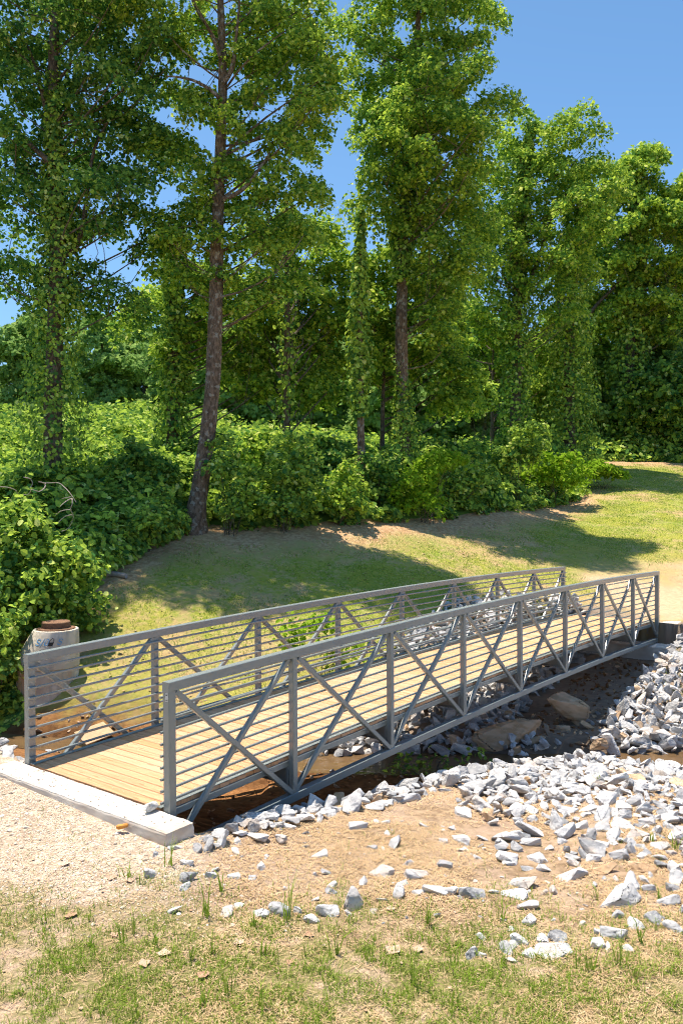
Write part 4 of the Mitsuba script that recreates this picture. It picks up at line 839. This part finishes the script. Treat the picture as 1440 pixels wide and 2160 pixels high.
for j, (mat, ms) in enumerate(sorted(bulk.items())):
    nm = {'m_rock_pale': 'pale_riprap', 'm_rock_grey': 'grey_riprap', 'm_rock_tan': 'tan_riprap', 'm_rock_wet': 'creek_pebbles', 'm_clod': 'clay_clods'}[mat]
    labels[nm] = {'kind': 'stuff', 'label': {'m_rock_pale': 'heaped pale broken stone filling in between the larger rocks', 'm_rock_grey': 'darker grey broken stone among the pale riprap', 'm_rock_tan': 'clay stained broken stone among the riprap', 'm_rock_wet': 'wet pebbles in the creek bed', 'm_clod': 'crumbled brown clay lumps on the dirt bank under the bridge'}[mat], 'category': 'riprap'}
    solo(nm, cat(ms), mat)
def boulder(label, x, y, z, s, R, seed, mat='m_rock_tan'):
    k = thing('boulder', label, 'boulder')
    rs_ = np.random.RandomState(seed)
    p = rs_.uniform(-1, 1, (16, 3)); p /= np.abs(p).max(1, keepdims=True) ** .8
    m = trimesh.convex.convex_hull(p * .5)
    v, f = trimesh.remesh.subdivide_to_size(np.array(m.vertices), np.array(m.faces), .12)
    m = trimesh.Trimesh(v, f); m.merge_vertices(); m = trimesh.smoothing.filter_laplacian(m, lamb=.4, iterations=4)
    v = np.array(m.vertices); v = v * (1 + (meshkit.fbm(v * 4 + seed, 4, seed) - .5)[:, None] * .28)
    v = trimesh.transform_points(v * s, R) + [x, y, z]
    solo(k, (v, np.array(m.faces)), mat, smooth=35)
em = trimesh.transformations.euler_matrix
boulder('long tan boulder slab leaning at the water edge under the bridge', 3.25, 16.05, -1.30, [1.5, .6, .55], em(0, -.24, .12), 1)
boulder('reddish block boulder on the dirt bank right of the long slab', 4.75, 17.3, -1.08, [.95, .6, .5], em(.1, .38, -.2), 6)
k = thing('rock', 'white and tan stone lying alone on the concrete slab', 'rock')
d = dict(RKB[3]); d['bsdf'] = {'type': 'ref', 'id': 'm_rock_pale'}; d['to_world'] = T().translate([-2.03, 8.60, .055]).rotate([0, 0, 1], 40).scale([.17, .14, .16]); scene[k] = d
k = thing('clod', 'orange brown clay clod against the front of the concrete slab', 'clod')
d = dict(RK[5]); d['bsdf'] = {'type': 'ref', 'id': 'm_orange'}; d['to_world'] = T().translate([-2.27, 8.36, -.05]).rotate([1, 0, 0], 30).scale([.11, .08, .07]); scene[k] = d
k = thing('wooden_board', 'flat pale board lying at the creek edge behind the far railing', 'board')
v, f = boxv(-.35, .35, -.22, .22, -.01, .01)
solo(k, (trimesh.transform_points(v, em(.42, -.1, .9)) + [-5.05, 16.6, -1.42], f), 'm_board')
k = thing('log', 'short broken grey log at the edge of the left thicket', 'log')
lx, ly = -6.5, 23.0
solo(k, tube([(lx - .5, ly, float(hgt(lx - .5, ly)) + .06), (lx, ly + .1, float(hgt(lx, ly)) + .10), (lx + .45, ly - .1, float(hgt(lx + .45, ly)) + .05)], [.10, .09, .07], 9, wob=.3, seed=3), 'm_dead', smooth=40)

# ------------------------------------------------------------------ grass, straw, gravel, dry leaves
def blades(x, y, h, w, rs, lean=.5, seg=2):
    n = len(x); z = hgt(x, y) - .01
    a = rs.rand(n) * 6.28; L_ = h * lean * rs.uniform(.2, 1.2, n)
    dx, dy = np.cos(a), np.sin(a); b = a + 1.57 + rs.normal(0, .5, n); wx_, wy_ = np.cos(b) * w / 2, np.sin(b) * w / 2
    base = np.stack([x, y, z], -1); sd = np.stack([wx_, wy_, wx_ * 0], -1)
    mid = base + np.stack([dx * L_ * .3, dy * L_ * .3, h * .6], -1); tip = base + np.stack([dx * L_, dy * L_, h * rs.uniform(.75, 1, n)], -1)
    v = np.stack([base - sd, base + sd, mid + sd * .8, mid - sd * .8, tip], 1)
    f = np.array([[0, 1, 2], [0, 2, 3], [3, 2, 4]])[None] + (np.arange(n) * 5)[:, None, None]
    return v.reshape(-1, 3), f.reshape(-1, 3), np.repeat(rs.rand(n, 1), 5, 0) * [1, 0] + [0, .5]
rs = np.random.RandomState(15)
ms = []
n = 220000
y = rs.uniform(4.9, 9.2, n); x = rs.uniform(-.46, .46, n) * y
p = sstep(7.7, 5.6, y + (nfbm(x, y, 1.5, 31) - .5) * 3) * sstep(.36, .62, nfbm(x, y, 5.5, 32, 3))
ok = rs.rand(n) < p * .8 + .012
x, y = x[ok], y[ok]
ms.append(blades(x, y, rs.uniform(.015, .075, len(x)) * (1 + .9 * (rs.rand(len(x)) > .93)), rs.uniform(.003, .007, len(x)), rs, .95))
n = 260000
y = 17.5 + rs.rand(n) ** .8 * 40; x = rs.uniform(-.44, .44, n) * y
rel = np.stack([x, y], -1) - BO
ed = np.interp(x, EDX, EDY)
p = sstep(.36, .62, nfbm(x, y, 1.7, 33)) * sstep(0.8, 4.0, ed - y + (nfbm(x, y, .8, 39) - .5) * 3) * sstep(.1, 1.2, y - np.interp(x, C2X, C2Y) - .5)
p *= 1 - sstep(7.4, 8.4, x) * sstep(22, 23, y) * sstep(31, 27, y)
p *= 1 - ((rel @ BC > -.8) & (rel @ BC < 3.2) & (rel @ BA < 19)) * 1.0
ok = rs.rand(n) < p
x, y = x[ok], y[ok]
ms.append(blades(x, y, rs.uniform(.03, .10, len(x)) * np.interp(y, [18, 50], [1, .8]), .008 + y * .00035, rs, .8))
labels['grass'] = {'kind': 'stuff', 'label': 'short thin green grass on the slope and in the foreground dirt', 'category': 'grass'}
put_leaves('grass', cat_uv(ms), 'm_grass')
n = 120000
y = rs.uniform(5, 12.5, n); x = rs.uniform(-.46, .46, n) * y
p = sstep(.40, .6, nfbm(x, y, 1.1, 34)) * sstep(-2.2, -.6, x + (y - 8) * .1) * (y < np.interp(x, LIPX, LIPY) - .1) + .12 * (y < 7.8)
ok = rs.rand(n) < p
x, y = x[ok], y[ok]; n = len(x)
a = rs.rand(n) * 6.28; ln = rs.uniform(.03, .09, n); z = hgt(x, y)
t = np.stack([np.cos(a) * ln, np.sin(a) * ln, rs.normal(0, .2, n) * ln], -1); sd = np.stack([-np.sin(a), np.cos(a), a * 0], -1) * (.0009 + .00018 * y[:, None])
c = np.stack([x, y, z + rs.uniform(.004, .02, n)], -1)
v = np.stack([c - t / 2 - sd, c - t / 2 + sd, c + t / 2 + sd, c + t / 2 - sd], 1).reshape(-1, 3)
f = (np.array([[0, 1, 2], [0, 2, 3]])[None] + (np.arange(n) * 4)[:, None, None]).reshape(-1, 3)
labels['straw'] = {'kind': 'stuff', 'label': 'loose tan straw strewn over the foreground dirt', 'category': 'straw'}
put_leaves('straw', (v, f, np.repeat(rs.rand(n, 1), 4, 0) * [1, 0] + [0, .5]), 'm_straw')
oc = trimesh.creation.icosahedron()
n = 20000
y = rs.uniform(6.4, 11, n); x = rs.uniform(-.45, -.05, n) * y
rel = np.stack([x, y], -1) - BO
ok = (rel @ BA < -.27) & (rs.rand(n) < sstep(-.6, -1.8, x + (nfbm(x, y, 1.7, 35) - .5) * 1.4) * sstep(6.6, 7.5, y) + .08)
x, y = x[ok], y[ok]; n0 = len(x)
q = bw(np.stack([np.r_[rs.uniform(-.25, .1, 130), .15 + 2.2 * rs.rand(90) ** 1.6], np.r_[rs.uniform(-.32, 2.85, 130), rs.uniform(.2, 2.5, 90)], np.zeros(220)], -1))   # grit tracked onto the slab and the first planks
x, y = np.r_[x, q[:, 0]], np.r_[y, q[:, 1]]; n = len(x)
s = rs.uniform(.004, .013, n) * (1 + 1.2 * (rs.rand(n) > .97))
ov = oc.vertices * [1, .8, .6]; ov = ov[None] * rs.uniform(.7, 1.25, (n, len(ov), 1))
cs, sn = np.cos(a := rs.rand(n) * 6.28), np.sin(a)
v = np.stack([ov[..., 0] * cs[:, None] - ov[..., 1] * sn[:, None], ov[..., 0] * sn[:, None] + ov[..., 1] * cs[:, None], ov[..., 2]], -1) * s[:, None, None] + np.stack([x, y, np.where(np.arange(n) < n0, hgt(x, y), .003) + s * .25], -1)[:, None]
f = (np.array(oc.faces)[None] + (np.arange(n) * 12)[:, None, None]).reshape(-1, 3)
scene['m_gravel'] = {'type': 'principled', 'base_color': mikit.proc(lambda p, n, uv: mixc(mixc((.62, .52, .40), (.42, .34, .27), uv.x), (.68, .66, .62), ss(.8, .95, uv.x))), 'roughness': .9, 'specular': .2}
labels['gravel'] = {'kind': 'stuff', 'label': 'fine tan gravel on the path in front of the concrete slab', 'category': 'gravel'}
put_leaves('gravel', (v.reshape(-1, 3), f, np.repeat(rs.rand(n, 1), 12, 0) * [1, 0] + [0, .5]), 'm_gravel')
for i, (x, y, h) in enumerate(TUFTS):
    where = ('beside the end of the concrete slab' if x < -.9 and y > 7.2 else 'among the pale rocks at right' if x > .9 and y > 6.7 else 'by the scattered rocks in the middle foreground' if y > 6.6 else 'in the grassy foreground at lower left' if x < -.2 else 'in the grassy foreground at lower right')
    size = 'tall' if h > .26 else 'medium' if h > .16 else 'low'
    k = thing('grass_tuft', f'{size} tuft of green grass blades {where}', 'grass tuft', f'{size} grass tufts {where}')
    n = rs.randint(6, 12)
    m = blades(x + rs.normal(0, .018, n), y + rs.normal(0, .018, n), h * rs.uniform(.5, 1.35, n), rs.uniform(.007, .013, n), rs, .75)
    put_leaves(k, m, 'm_grass')
def dry(x, y, s):
    q = np.array([[0, 0, 0], [.5, -.42, .12], [.85, -.18, .02], [1, .05, .12], [.75, .3, .05], [.35, .45, .16]]) * s
    c, sn = math.cos(a := rs.rand() * 6.28), math.sin(a)
    v = q @ np.array([[c, sn, 0], [-sn, c, 0], [0, 0, 1]]) + [x, y, float(hgt(x, y)) + .012]
    return v, np.array([[0, 1, 2], [0, 2, 3], [0, 3, 4], [0, 4, 5]]), np.full((6, 2), rs.rand())
for x, y, s in DRY:
    k = thing('dry_leaf', 'curled pale brown dead leaf lying on the near dirt', 'leaf', 'dead leaves on the near ground')
    put_leaves(k, dry(x, y, s * 1.1), 'm_dry_leaf')
ms = []
for _ in range(900):
    y = rs.uniform(17.3, 33); x = rs.uniform(-.36, .2) * y
    if y < np.interp(x, EDX, EDY): ms.append(dry(x, y, rs.uniform(.04, .10)))
for _ in range(150):
    y = rs.uniform(5, 9); ms.append(dry(rs.uniform(-.45, .45) * y, y, rs.uniform(.015, .04)))
labels['leaf_litter'] = {'kind': 'stuff', 'label': 'small scattered dead leaves on the grass and dirt', 'category': 'leaf litter'}
put_leaves('leaf_litter', cat_uv(ms), 'm_dry_leaf')
